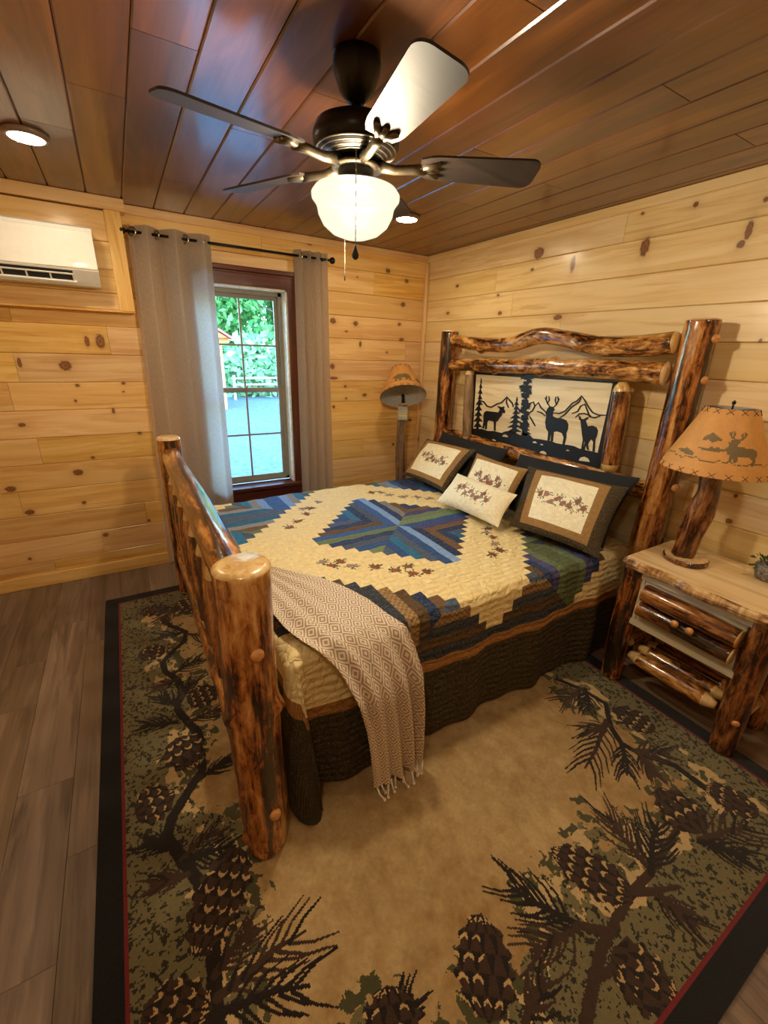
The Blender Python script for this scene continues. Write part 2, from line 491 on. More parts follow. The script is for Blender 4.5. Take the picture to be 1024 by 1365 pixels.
# ------------------------------------------------------------------ floor
b = MB().box((XL, YF, -0.12), (0.02, 0.02, -0.012))
floor = tag(b.build('floor', M['shell']), 'grey brown wood look plank floor', 'floor', kind='structure')
FW = 0.181
x = -2.905 - FW * 5; row = 0
rng = random.Random(3)
joints_floor = {4: [-0.62, -1.84, -2.486, -3.7], 5: [-0.9, -2.18, -3.4], 3: [-0.95, -1.31, -2.53, -3.75]}
while x < 0:
    w = min(FW, 0.0 - x) - 0.0012
    js = joints_floor.get(row) or [-(0.2 + 1.0 * rng.random()) - 1.22 * k for k in range(4)]
    ys = [0.0] + [j for j in js if YF < j < 0] + [YF]
    for a, c in zip(ys[:-1], ys[1:]):
        plank('floor_plank', floor, (max(x, XL), c + 0.0006, -0.012), (0, 1, 0), (1, 0, 0), (0, 0, 1), a - c - 0.0012, w, M['floor'], t=0.012, c=0.0008)
    x += FW; row += 1

# ------------------------------------------------------------------ ceiling
b = MB().box((XL, YF, H + 0.014), (0.02, 0.13, H + 0.14))
ceiling = tag(b.build('ceiling', M['shell']), 'dark stained wooden plank ceiling', 'ceiling', kind='structure')
CJ = {-2.68: [-1.005, -2.6, -3.8], -2.505: [-1.41, -3.2], -2.33: [-1.827, -3.6], -2.155: [-0.64, -3.0], -1.98: [-1.403, -3.3], -1.805: [-1.827, -3.7], -1.63: [-2.48, -3.9],
      -1.455: [-0.3, -3.2], -1.28: [-0.9, -3.5], -1.105: [-1.817, -3.6], -0.93: [-2.48, -4.0], -0.755: [-1.265, -3.1], -0.58: [-1.73, -3.4], -0.405: [-0.625, -2.465, -4.0], -0.23: [-1.3, -3.0]}
k = 0
x = -2.68 - 0.175 * 7
while x < -0.001:
    w = min(0.175, -x) - 0.002
    js = next((v for q, v in CJ.items() if abs(q - x) < 0.01), None) or [-0.5 - 1.1 * rng.random(), -2.2 - rng.random(), -3.7 - 0.5 * rng.random()]
    ys = [0.0] + js + [YF]
    if x + w > XL:
        for a, c in zip(ys[:-1], ys[1:]):
            plank('ceiling_plank', ceiling, (max(x, XL), c + 0.0015, H + 0.014), (0, 1, 0), (1, 0, 0), (0, 0, -1), a - c - 0.003, w if x > XL else x + w - XL, M['ceiling'], t=0.014, c=0.005)
    x += 0.175

# ------------------------------------------------------------------ window wall
b = MB()
b.box((XL - 0.1, 0.014, -0.12), (WX0 - 0.01, 0.13, H + 0.014)); b.box((WX1 + 0.01, 0.014, -0.12), (0.1, 0.13, H + 0.014))
b.box((WX0 - 0.01, 0.014, -0.12), (WX1 + 0.01, 0.13, WZ0 - 0.01)); b.box((WX0 - 0.01, 0.014, WZ1 + 0.01), (WX1 + 0.01, 0.13, H + 0.014))
wall_back = tag(b.build('wall_back', M['shell']), 'golden knotty pine board wall with the window', 'wall', kind='structure')
zs = [H] + [BZ - BP * i for i in range(13)] + [0.0]
def px_x(p): return aty(p[0], p[1], 0.0)[0]
BJ = {0: [px_x((348, 320))], 1: [px_x((499, 378))], 4: [px_x((145, 455)), -0.2], 5: [px_x((22, 490))], 7: [-3.3], 8: [px_x((53, 600))], 9: [-0.62], 10: [px_x((29, 675))], 11: [px_x((194, 680)), -0.5], 12: [px_x((137, 720))], 13: [px_x((74, 757)), -0.9], 2: [-2.7], 3: [-3.0], 6: [-3.1]}
for i in range(len(zs) - 1):
    z1, z0 = zs[i], zs[i + 1]
    xs = [XL] + sorted(BJ.get(i, [])) + [0.0]
    for a, c in zip(xs[:-1], xs[1:]):
        parts = [(a, c)]
        if z0 < WZ1 + 0.06 and z1 > WZ0 - 0.06:
            parts = []
            if a < WX0 - 0.012: parts.append((a, min(c, WX0 - 0.012)))
            if c > WX1 + 0.012: parts.append((max(a, WX1 + 0.012), c))
            if z1 > WZ1 + 0.1 and a < WX1 and c > WX0:
                pa, pb = max(a, WX0 - 0.012), min(c, WX1 + 0.012)
                plank('wall_board', wall_back, (pa, 0.014, WZ1 + 0.06), (1, 0, 0), (0, 0, 1), (0, -1, 0), pb - pa, z1 - WZ1 - 0.061, M['pine_back'])
        for (p, q) in parts:
            if q - p > 0.02:
                plank('wall_board', wall_back, (p + 0.0008, 0.014, z0 + 0.0008), (1, 0, 0), (0, 0, 1), (0, -1, 0), q - p - 0.0016, z1 - z0 - 0.0016, M['pine_back'])

# ------------------------------------------------------------------ headboard wall
wall_right = tag(MB().box((0.014, YF - 0.1, -0.12), (0.12, 0.014, H + 0.014)).build('wall_right', M['shell']), 'pale knotty pine board wall behind the headboard', 'wall', kind='structure')
zs = [H] + [RZ - RP * i for i in range(14)]
zs = [z for z in zs if z > 0.03] + [0.0]
def px_y(x, y): return atx(x, y, 0.0)[1]
RJ = {0: [px_y(834, 305), -3.6], 1: [px_y(661.5, 373), -3.9], 2: [px_y(683, 405), -3.3], 3: [px_y(747.5, 428), -4.1], 4: [px_y(797, 476), -3.7], 5: [px_y(866, 527), -3.4], 6: [-1.2, -3.2]}
for i in range(len(zs) - 1):
    z1, z0 = zs[i], zs[i + 1]
    ys = sorted([0.0, YF] + (RJ.get(i) or [-1.3 - 2 * rng.random()]))
    for a, c in zip(ys[:-1], ys[1:]):
        plank('wall_board', wall_right, (0.014, a + 0.0008, z0 + 0.0008), (0, 1, 0), (0, 0, 1), (-1, 0, 0), c - a - 0.0016, z1 - z0 - 0.0016, M['pine_right'])

# walls behind the camera, boarded the same way
wall_left = tag(MB().box((XL - 0.12, YF - 0.1, -0.12), (XL - 0.014, 0.014, H + 0.014)).build('wall_left', M['shell']), 'knotty pine board wall on the left, outside the picture', 'wall', kind='structure')
wall_front = tag(MB().box((XL - 0.1, YF - 0.12, -0.12), (0.1, YF - 0.014, H + 0.014)).build('wall_front', M['shell']), 'knotty pine board wall behind the camera', 'wall', kind='structure')
for i in range(14):
    z0 = H * i / 14
    plank('wall_board', wall_left, (XL - 0.014, YF, z0 + 0.0008), (0, 1, 0), (0, 0, 1), (1, 0, 0), -YF, H / 14 - 0.0016, M['pine_right'])
    plank('wall_board', wall_front, (XL, YF - 0.014, z0 + 0.0008), (1, 0, 0), (0, 0, 1), (0, 1, 0), -XL, H / 14 - 0.0016, M['pine_back'])

# ------------------------------------------------------------------ soffit, trims, baseboards
so = thing('soffit', 'boxed out pine panel on the window wall holding the air conditioner', 'soffit', (XL + 0.7, 0, BOX_Z), kind='structure')
MB().box((XL, -BOX_D + 0.014, BOX_Z + 0.006), (BOX_X - 0.012, 0, H)).build('backing', M['shell'], so)
edges = [BOX_Z + 0.004, 1.93, 2.06, 2.21, 2.37]
for a, c in zip(edges[:-1], edges[1:]):
    plank('board', so, (XL, -BOX_D + 0.014, a), (1, 0, 0), (0, 0, 1), (0, -1, 0), BOX_X - 0.085 - XL, c - a - 0.0015, M['pine_x'])
MB().box((BOX_X - 0.085, -BOX_D - 0.008, BOX_Z), (BOX_X, 0.0, 2.375), bev=0.002).build('edge_board', M['pine_z'], so)
MB().box((XL, -BOX_D, BOX_Z - 0.008), (BOX_X, 0.0, BOX_Z + 0.004)).build('bottom_board', M['pine_x'], so)
MB().box((XL, -BOX_D - 0.02, 2.375), (BOX_X + 0.028, 0.0, H - 0.001), bev=0.003).build('crown_board', M['pine_x'], so)

def trim(name, lo, hi, mat, label, bev=0.004):
    return tag(MB().box(lo, hi, bev=bev).build(name, M[mat]), label, 'trim', kind='structure')
trim('trim_1', (BOX_X + 0.03, -0.014, H - 0.052), (-0.001, -0.0005, H - 0.001), 'pine_x', 'pine crown strip between the window wall and the ceiling')
trim('trim_2', (-0.014, YF, H - 0.05), (-0.0005, -0.016, H - 0.001), 'pine_y', 'pine crown strip between the headboard wall and the ceiling')
trim('trim_3', (-0.034, -0.034, 0.09), (-0.0005, -0.0005, H - 0.053), 'pine_z', 'narrow vertical pine strip in the room corner', 0.01)
for nm, lo, hi, mt, lb in (('baseboard_back', (XL, -0.018, 0.0), (-0.02, -0.0005, 0.089), 'pine_x', 'pine baseboard below the window wall'),
                           ('baseboard_right', (-0.018, YF, 0.0), (-0.0005, -0.019, 0.089), 'pine_y', 'pine baseboard below the headboard wall')):
    tag(MB().box(lo, hi, bev=0.003).build(nm, M[mt]), lb, 'baseboard', kind='structure')

# ------------------------------------------------------------------ window
M['glass'] = NT('window glass')
_g = M['glass']; _gl = _g.n('ShaderNodeBsdfGlass'); _gl.inputs['Roughness'].default_value = 0.0; _gl.inputs['IOR'].default_value = 1.05
_tr = _g.n('ShaderNodeBsdfTransparent'); _gs = _g.n('ShaderNodeBsdfGlossy'); _gs.inputs['Roughness'].default_value = 0.03
_fr = _g.n('ShaderNodeFresnel'); _fr.inputs['IOR'].default_value = 1.35
_mx = _g.n('ShaderNodeMixShader'); _g.L.new(_fr.outputs[0], _mx.inputs[0]); _g.L.new(_tr.outputs[0], _mx.inputs[1]); _g.L.new(_gs.outputs[0], _mx.inputs[2])
_g.L.new(_mx.outputs[0], _g.out.inputs['Surface']); _g.N.remove(_gl); M['glass'] = _g.mat

win = thing('window_1', 'tall single hung window with red brown casing and divided panes', 'window', ((WX0 + WX1) / 2, 0, WZ0), kind='structure')
CW = 0.082
for xa in (WX0 - CW, WX1):
    MB().box((xa, -0.022, WZ0 - 0.11), (xa + CW, -0.0005, WZ1 + 0.005), bev=0.004).build('side_casing', M['mahogany'], win)
MB().box((WX0 - CW - 0.01, -0.024, WZ1), (WX1 + CW + 0.01, -0.0005, WZ1 + 0.09), bev=0.003).build('head_casing', M['mahogany_x'], win)
MB().box((WX0 - CW - 0.03, -0.045, WZ1 + 0.09), (WX1 + CW + 0.03, -0.0005, WZ1 + 0.122), bev=0.006).build('head_cap', M['mahogany_x'], win)
MB().box((WX0 - CW - 0.02, -0.03, WZ1 + 0.076), (WX1 + CW + 0.02, -0.0005, WZ1 + 0.09), bev=0.003).build('head_bead', M['mahogany_x'], win)
MB().box((WX0 - CW - 0.02, -0.055, WZ0 - 0.03), (WX1 + CW + 0.02, 0.1, WZ0), bev=0.005).build('window_sill', M['mahogany_x'], win)
MB().box((WX0 - CW, -0.03, WZ0 - 0.12), (WX1 + CW, -0.0005, WZ0 - 0.03), bev=0.004).build('apron', M['mahogany_x'], win)
MB().box((WX1 - 0.012, -0.001, WZ0), (WX1 + 0.008, 0.145, WZ1)).build('jamb', M['jamb'], win)
MB().box((WX0 - 0.008, -0.001, WZ0), (WX0 + 0.012, 0.145, WZ1)).build('jamb', M['jamb'], win)
MB().box((WX0, -0.001, WZ1 - 0.012), (WX1, 0.145, WZ1 + 0.008)).build('head_jamb', M['jamb'], win)
fx0, fx1, fz0, fz1 = WX0 + 0.012, WX1 - 0.012, WZ0, WZ1 - 0.012
b = MB()
for lo, hi in (((fx0, 0.10, fz0), (fx0 + 0.03, 0.15, fz1)), ((fx1 - 0.03, 0.10, fz0), (fx1, 0.15, fz1)), ((fx0, 0.10, fz1 - 0.03), (fx1, 0.15, fz1)), ((fx0, 0.10, fz0), (fx1, 0.15, fz0 + 0.03))):
    b.box(lo, hi, bev=0.003)
b.build('frame', M['vinyl'], win)
zm = 1.318
for (nm, za, zb, ya) in (('upper_sash', zm - 0.02, fz1 - 0.028, 0.128), ('lower_sash', fz0 + 0.028, zm + 0.02, 0.108)):
    xa, xb = fx0 + 0.026, fx1 - 0.026; yb = ya + 0.02; s = 0.03
    b = MB()
    b.box((xa, ya, za), (xa + s, yb, zb), bev=0.002); b.box((xb - s, ya, za), (xb, yb, zb), bev=0.002)
    b.box((xa + s, ya, za), (xb - s, yb, za + s), bev=0.002); b.box((xa + s, ya, zb - s), (xb - s, yb, zb), bev=0.002)
    sash = b.build(nm, M['vinyl'], win)
    xc = (xa + xb) / 2; zc = (za + zb) / 2; g = 0.007
    MB().box((xc - g, ya + 0.004, za + s), (xc + g, yb - 0.004, zb - s)).build('muntin', M['vinyl'], sash)
    for q0, q1 in ((xa + s, xc - g), (xc + g, xb - s)):
        MB().box((q0, ya + 0.004, zc - g), (q1, yb - 0.004, zc + g)).build('muntin', M['vinyl'], sash)
        for r0, r1 in ((za + s, zc - g), (zc + g, zb - s)):
            MB().box((q0, ya + 0.008, r0), (q1, ya + 0.012, r1)).build('pane', M['glass'], sash)
b = MB().box((-1.665, 0.092, zm + 0.004), (-1.615, 0.11, zm + 0.02), bev=0.003).box((-1.65, 0.085, zm + 0.02), (-1.63, 0.1, zm + 0.03), bev=0.003)
b.build('sash_lock', M['vinyl'], win)
# ------------------------------------------------------------------ common materials
M['black_metal'] = plain('black metal', '#17161a', 0.35, metal=0.6, noise_amt=0.05)
M['matte_black'] = plain('matte black', '#15161a', 0.55, noise_amt=0.05)
M['steel'] = plain('brushed nickel', '#b9b6ae', 0.25, metal=1.0, noise_amt=0.04)
M['white_plastic'] = plain('white plastic', '#ece8e0', 0.25, noise_amt=0.02, coat=0.3)
M['dark_plastic'] = plain('dark slot plastic', '#1b1a1a', 0.6)
M['plug'] = plain('cut wood plug', '#d09050', 0.3, coat=0.5, nscale=60, noise_amt=0.2)
M['log'] = log_mat('varnished peeled log', [(0.38, lin('#180b05')), (0.445, lin('#482310')), (0.505, lin('#874c20')), (0.58, lin('#b4763a')), (0.70, lin('#d9a868'))], scale=(11, 11, 1.7), streak=0.4)
M['log_dark'] = log_mat('varnished dark log', [(0.36, lin('#170a05')), (0.45, lin('#44210f')), (0.54, lin('#7d4a22')), (0.64, lin('#a96f38')), (0.76, lin('#cf9d5f'))], scale=(10, 10, 1.6))
M['log_gold'] = log_mat('varnished golden log', [(0.32, lin('#221006')), (0.42, lin('#5a3114')), (0.50, lin('#96602a')), (0.59, lin('#bf8844')), (0.72, lin('#dfb477'))], scale=(14, 14, 4), streak=0.8)
M['log_drift'] = log_mat('grey brown driftwood log', [(0.3, lin('#3a2a1c')), (0.45, lin('#6b513a')), (0.6, lin('#927353')), (0.75, lin('#b39470'))], rough=0.5, coat=0.1)
M['log_end'] = wood('cut log end', 2, [lin('#e9cfa0'), lin('#dcb67c'), lin('#b9854a')], stretch=(8, 22), rough=0.28, coat=0.5, var=0.05)
LOG = [M['log'], M['log_end']]; LOGD = [M['log_dark'], M['log_end']]; LOGG = [M['log_gold'], M['log_end']]; LOGF = [M['log_drift'], M['log_end']]

# ------------------------------------------------------------------ curtains
def linen():
    m = NT('greige linen curtain')
    u = m.n('ShaderNodeAttribute', attribute_name='uvw').outputs['Vector']
    a = m.noise(m.vm('MULTIPLY', u, (700, 40, 1)), 1.0, 2); c = m.noise(m.vm('MULTIPLY', u, (40, 700, 1)), 1.0, 2)
    f = m.math('MULTIPLY', m.math('ADD', a, c), 0.5)
    col = m.ramp(f, [(0.35, lin('#c4b6a6')), (0.65, lin('#e6dccf'))])
    df = m.n('ShaderNodeBsdfDiffuse'); tl = m.n('ShaderNodeBsdfTranslucent'); mx = m.n('ShaderNodeMixShader')
    m.L.new(col, df.inputs[0]); m.L.new(col, tl.inputs[0]); mx.inputs[0].default_value = 0.66
    m.L.new(df.outputs[0], mx.inputs[1]); m.L.new(tl.outputs[0], mx.inputs[2]); m.L.new(mx.outputs[0], m.out.inputs['Surface'])
    return m.mat
M['linen'] = linen()
ROD_Z, ROD_Y = 2.284, -0.085

def curtain(label, xs_top, xs_bot, folds, z0, z1, amp, phase, grom):
    root = thing('curtain', label, 'curtain', ((xs_bot[0] + xs_bot[1]) / 2, ROD_Y, z0), group='linen curtains at the window')
    nu, nv = 120, 50
    V = np.zeros((nu + 1, nv + 1, 3)); U = np.zeros_like(V)
    for i in range(nu + 1):
        s = i / nu
        for j in range(nv + 1):
            t = j / nv                          # 0 top, 1 bottom
            xx = (xs_top[0] + (xs_top[1] - xs_top[0]) * s) * (1 - t) + (xs_bot[0] + (xs_bot[1] - xs_bot[0]) * s) * t
            ph = 2 * math.pi * folds * s + phase + 0.25 * math.sin(3 * t + s * 4)
            a = amp * (1 - 0.25 * t + 0.25 * math.sin(5 * s + 2 * t))
            yy = ROD_Y + a * math.sin(ph) + 0.006 * math.sin(7 * s + 5 * t)
            xx += 0.35 * a * math.sin(2 * ph) * 0.5
            V[i, j] = (xx, min(yy, -0.055 if t > 0.03 and xx > WX0 - 0.12 and xx < WX1 + 0.12 else -0.02), z1 + (z0 - z1) * t)
            U[i, j] = (s * folds * 0.16, -t * (z1 - z0), 0)
    c = ob('cloth', V.reshape(-1, 3), grid_faces(nu, nv), M['linen'], root, True, attrs={'uvw': U.reshape(-1, 3)})
    for gx, yaw in grom:
        v, f = [], []
        d = Vector((math.cos(yaw), math.sin(yaw), 0)); w = Vector((0, 0, 1)); nn = Vector((-d.y, d.x, 0))
        pts = [Vector((gx, ROD_Y, ROD_Z)) + (nn * math.cos(a) + w * math.sin(a)) * 0.024 for a in np.linspace(0, 2 * math.pi, 21)]
        tv, tf = tube(pts, 0.006, 8, False)
        ob('grommet', tv, tf, M['steel'], root, True)
    return root
curtain('wide greige linen curtain left of the window beside the soffit', (-2.325, -1.845), (-2.395, -1.862), 3.0, 0.02, 2.325, 0.036, 0.4,
        [(-2.30, 0.9), (-2.165, 0.5), (-2.0, 0.9), (-1.90, 0.5)])
curtain('narrow gathered greige linen curtain right of the window', (-1.262, -1.012), (-1.262, -0.985), 3.5, 0.02, 2.325, 0.030, 1.2,
        [(-1.225, 0.7), (-1.16, 0.3), (-1.09, 0.6)])
rod = thing('curtain_rod', 'thin black curtain rod above the window', 'curtain rod', (-1.66, ROD_Y, ROD_Z))
MB().tube([(-2.335, ROD_Y, ROD_Z), (-0.985, ROD_Y, ROD_Z)], 0.0085, 12).build('pole', M['black_metal'], rod, True)
for xx, sg in ((-2.335, -1), (-0.985, 1)):
    MB().lathe([(0.006, 0), (0.012, 0.004), (0.021, 0.014), (0.024, 0.026), (0.018, 0.04), (0.004, 0.047)], (xx - 0.002 * sg, ROD_Y, ROD_Z), 16, axis=(sg, 0, 0)).build('finial', M['black_metal'], rod, True)
for xx in (-2.28, -1.04):
    MB().box((xx - 0.006, ROD_Y - 0.012, ROD_Z - 0.012), (xx + 0.006, -0.0005, ROD_Z + 0.003), bev=0.002).build('bracket', M['black_metal'], rod)

# ------------------------------------------------------------------ air conditioner
ax1 = -2.512; ax0 = ax1 - 0.86; yb = -BOX_D - 0.009; yf = yb - 0.195; az0, az1 = 1.945, 2.24
ac = thing('air_conditioner', 'white wall mounted split air conditioner on the pine soffit', 'air conditioner', ((ax0 + ax1) / 2, yb, az0))
prof = [(yb, az1), (yf + 0.03, az1), (yf + 0.006, az1 - 0.012), (yf, az1 - 0.04), (yf, az0 + 0.075), (yf + 0.004, az0 + 0.07), (yf + 0.055, az0 + 0.018), (yf + 0.075, az0), (yb, az0)]
MB().prism(prof, 0, ax0, ax1).build('body', M['white_plastic'], ac)
MB().box((ax0 + 0.001, yf - 0.007, az0 + 0.08), (ax1 - 0.001, yf - 0.0005, az1 - 0.03), bev=0.003).build('front_panel', M['white_plastic'], ac)
# outlet: dark slot lying on the slanted underside, vanes, flap
p0 = Vector((0, yf + 0.004, az0 + 0.07)); p1 = Vector((0, yf + 0.055, az0 + 0.018)); dn = (p1 - p0); nrm = Vector((0, -dn.z, dn.y)).normalized()
if nrm.y > 0: nrm = -nrm
def slant(xa, xb, ta, tb, off, h, name, mat):
    v = []
    for xx in (xa, xb):
        for t, q in ((ta, off), (tb, off), (tb, off + h), (ta, off + h)):
            v.append(p0 + dn * t + nrm * q + Vector((xx, 0, 0)))
    f = [(0, 1, 2, 3), (7, 6, 5, 4), (0, 4, 5, 1), (1, 5, 6, 2), (2, 6, 7, 3), (3, 7, 4, 0)]
    return ob(name, v, f, mat, ac, fix=True)
slant(ax0 + 0.06, ax1 - 0.125, 0.05, 0.92, 0.0005, 0.001, 'outlet', M['dark_plastic'])
slant(ax0 + 0.05, ax1 - 0.115, 0.9, 1.02, 0.001, 0.012, 'flap', M['white_plastic'])
for k in range(7):
    xx = ax1 - 0.13 - k * 0.105
    slant(xx, xx + 0.008, 0.3, 0.92, 0.002, 0.004, 'vane', M['white_plastic'])
slant(ax0 + 0.06, ax1 - 0.125, 0.27, 0.36, 0.002, 0.005, 'louver', M['white_plastic'])

# ------------------------------------------------------------------ ceiling lights
def emit(name, col, s):
    m = NT(name); e = m.n('ShaderNodeEmission'); e.inputs[0].default_value = tuple(col) + (1,); e.inputs[1].default_value = s
    m.L.new(e.outputs[0], m.out.inputs['Surface']); return m.mat
M['can_lens'] = emit('lit lens', LAMP_COL, CAN_EMIT)
M['can_trim'] = plain('bronze light trim', '#7a6250', 0.35, noise_amt=0.03)
for (x, y, lb) in ((-2.68, -0.86, 'flat round ceiling light above the air conditioner'), (-0.805, -0.87, 'flat round ceiling light in the corner beyond the fan'),
                   (-2.68, -3.35, 'flat round ceiling light behind the camera on the left'), (-0.805, -3.35, 'flat round ceiling light behind the camera on the right')):
    t = thing('ceiling_light', lb, 'ceiling light', (x, y, H), group='flat round ceiling lights')
    MB().lathe([(0.082, 0.0), (0.082, -0.008), (0.074, -0.018), (0.064, -0.02), (0.064, -0.0145), (0.0005, -0.0145)], (x, y, H), 36).build('trim_ring', M['can_trim'], t, True)
    MB().lathe([(0.063, -0.0150), (0.062, -0.0195), (0.03, -0.022), (0.0005, -0.0225)], (x, y, H), 36).build('lens', M['can_lens'], t, True)

# ------------------------------------------------------------------ ceiling fan
FX, FY = -1.77, -2.07
M['fan_bronze'] = plain('oil rubbed bronze', '#211c1a', 0.32, metal=0.5, noise_amt=0.1)
M['blade'] = wood('dark walnut blade', 0, [lin('#3a2c24'), lin('#2a1f19'), lin('#1a1310')], rough=0.55, coat=0.0, var=0.02)
M['blade_iron'] = plain('antique bronze', '#6d6250', 0.3, metal=0.8)
def globe_mat():
    m = NT('frosted glass globe lit from inside')
    tr = m.n('ShaderNodeBsdfTransparent'); em = m.n('ShaderNodeEmission'); gl = m.n('ShaderNodeBsdfGlossy'); gl.inputs['Roughness'].default_value = 0.15
    lw = m.n('ShaderNodeLayerWeight'); lw.inputs[0].default_value = 0.35
    em.inputs[0].default_value = (1.0, 0.98, 0.70, 1); m.put(em.inputs[1], m.math('MULTIPLY_ADD', lw.outputs['Facing'], -GLOBE_EMIT * 0.45, GLOBE_EMIT * 1.9))
    tr.inputs[0].default_value = (1, 1, 1, 1)
    m1 = m.n('ShaderNodeMixShader'); m1.inputs[0].default_value = 0.95
    m.L.new(tr.outputs[0], m1.inputs[1]); m.L.new(em.outputs[0], m1.inputs[2])
    m2 = m.n('ShaderNodeMixShader'); m2.inputs[0].default_value = 0.04
    m.L.new(m1.outputs[0], m2.inputs[1]); m.L.new(gl.outputs[0], m2.inputs[2])
    m.L.new(m2.outputs[0], m.out.inputs['Surface']); return m.mat
M['globe'] = globe_mat()
fan = thing('ceiling_fan', 'dark bronze five blade ceiling fan with a lit frosted bowl', 'ceiling fan', (FX, FY, H))
MB().lathe([(0.068, 0.0), (0.070, -0.02), (0.066, -0.045), (0.05, -0.085), (0.028, -0.105), (0.02, -0.11)], (FX, FY, H), 36).build('canopy', M['fan_bronze'], fan, True)
MB().lathe([(0.014, -0.10), (0.014, -0.125), (0.03, -0.13), (0.034, -0.155)], (FX, FY, H), 24).build('downrod', M['fan_bronze'], fan, True)
motor = MB().lathe([(0.03, -0.145), (0.09, -0.15), (0.122, -0.165), (0.132, -0.19), (0.130, -0.212), (0.118, -0.228), (0.075, -0.246), (0.05, -0.25)], (FX, FY, H), 48).build('motor_housing', M['fan_bronze'], fan, True)
for k in range(4):
    r = 0.122 - 0.0125 * k; z = -0.2245 - 0.0058 * k
    MB().lathe([(r + 0.002, z + 0.001), (r + 0.001, z - 0.002), (r - 0.004, z - 0.0025)], (FX, FY, H), 48).build('vent_ring', M['blade_iron'], motor, True)
MB().lathe([(0.05, -0.25), (0.055, -0.255), (0.075, -0.262), (0.076, -0.268), (0.058, -0.272)], (FX, FY, H), 36).build('flange', M['blade_iron'], fan, True)
MB().lathe([(0.054, -0.272), (0.056, -0.30), (0.058, -0.318), (0.05, -0.322)], (FX, FY, H), 36).build('switch_housing', M['fan_bronze'], fan, True)
g0 = -0.316
MB().lathe([(0.10, g0), (0.128, g0 - 0.006), (0.139, g0 - 0.02), (0.138, g0 - 0.032), (0.127, g0 - 0.045), (0.122, g0 - 0.055), (0.118, g0 - 0.075), (0.103, g0 - 0.102), (0.075, g0 - 0.124), (0.04, g0 - 0.136), (0.0005, g0 - 0.14)], (FX, FY, H), 48).build('glass_bowl', M['globe'], fan, True)
bl = bpy.data.lights.new('fan_bulb', 'POINT'); bl.energy = FAN_WATT; bl.color = LAMP_COL; bl.shadow_soft_size = 0.07
blo = bpy.data.objects.new('fan_bulb', bl); COL.objects.link(blo); blo.parent = fan; blo.location = (0, 0, g0 - 0.06)
for k, a in enumerate((-27, -99, -171, 45, 117)):
    a = R_(a); d = Vector((math.cos(a), math.sin(a), 0)); w = Vector((-d.y, d.x, 0)); pitch = R_(-13)
    z = H - 0.252; c0 = Vector((FX, FY, z))
    up = Vector((0, 0, 1)); wd = w * math.cos(pitch) + up * math.sin(pitch); nn = up * math.cos(pitch) - w * math.sin(pitch)
    out = []
    for i in range(25):
        t = 1 - (1 - i / 24) ** 1.8; s = 0.20 + 0.37 * t
        hw = 0.052 + 0.016 * t
        if t > 0.9: hw *= math.sqrt(max(0.0, 1 - ((t - 0.9) / 0.1) ** 2)) * 0.55 + 0.45
        if t < 0.1: hw *= 0.75 + 2.5 * t
        out.append((s, hw))
    top = []
    for s, hw in out: top.append([c0 + d * s + wd * hw + nn * 0.003, c0 + d * s - wd * hw + nn * 0.003, c0 + d * s - wd * hw - nn * 0.003, c0 + d * s + wd * hw - nn * 0.003])
    v = [p for q in top for p in q]; f = []
    for i in range(24):
        for j in range(4): f.append((4 * i + j, 4 * i + (j + 1) % 4, 4 * i + 4 + (j + 1) % 4, 4 * i + 4 + j))
    f += [(0, 1, 2, 3), (99, 98, 97, 96)]
    blade = ob('fan_blade', v, f, M['blade'], fan, fix=True)
    b = MB()
    b.tube([c0 + d * 0.06 - up * 0.004, c0 + d * 0.12 - up * 0.012, c0 + d * 0.175 - up * 0.008, c0 + d * 0.215 - nn * 0.006], [0.016, 0.013, 0.013, 0.016], 10)
    for sgn in (-1, 0, 1):
        b.tube([c0 + d * 0.2 - nn * 0.006, c0 + d * 0.26 + wd * 0.03 * sgn - nn * 0.006], [0.012, 0.009], 8)
    b.build('blade_iron', M['blade_iron'], blade, True)
for (dx, dy, zt, zb, nm) in ((-0.0645, -0.128, -0.262, -0.498, 'pull_chain'), (0.03, 0.142, -0.262, -0.535, 'pull_chain')):
    zt += H; zb += H
    k = int((zt - zb) / 0.006); b = MB()
    b.tube([(FX + dx * 0.45, FY + dy * 0.45, zt), (FX + dx, FY + dy, zt - 0.004), (FX + dx, FY + dy, zb)], 0.0012, 6)
    for i in range(k):
        b.lathe([(0.0003, -0.0018), (0.0018, 0), (0.0003, 0.0018)], (FX + dx, FY + dy, zb + i * 0.006), 6)
    ch = b.build(nm, M['steel'], fan, True)
    if dx < 0: MB().lathe([(0.0005, 0.0), (0.003, -0.004), (0.006, -0.014), (0.0105, -0.026), (0.0095, -0.034), (0.004, -0.039), (0.0005, -0.04)], (FX + dx, FY + dy, zb), 18).build('teardrop_fob', M['matte_black'], ch, True)
    else: MB().lathe([(0.0005, 0.0), (0.002, -0.002), (0.0022, -0.02), (0.0005, -0.022)], (FX + dx, FY + dy, zb), 10).build('fob', M['black_metal'], ch, True)
# ------------------------------------------------------------------ rustic log bed
RUGZ = 0.012
HX = -0.122                       # headboard plane
HYN, HYF = -2.398, -0.535         # near and far headboard posts
FXX = -2.30                       # footboard plane
FYN, FYFAR = -2.461, -0.56        # near and far footboard posts
bed = thing('log_bed', 'rustic varnished log bed with a deer silhouette headboard panel', 'bed', (-1.2, -1.48, RUGZ))
post = log('footboard_post', [(FXX, FYN, RUGZ), (FXX - 0.004, FYN, 0.5), (FXX, FYN, 1.113)], [0.070, 0.074, 0.078, 0.075, 0.076], LOG, bed, 11, n=36, step=0.015, rough=0.035, bev=0.022,
           knots=[(2.6, 0.62, 0.022, 0.024), (3.6, 0.60, 0.02, 0.02), (0.3, 0.62, 0.022, 0.022), (4.9, 0.9, 0.025, 0.012), (0.2, 0.12, 0.02, 0.016), (3.3, 0.2, 0.018, 0.014)])
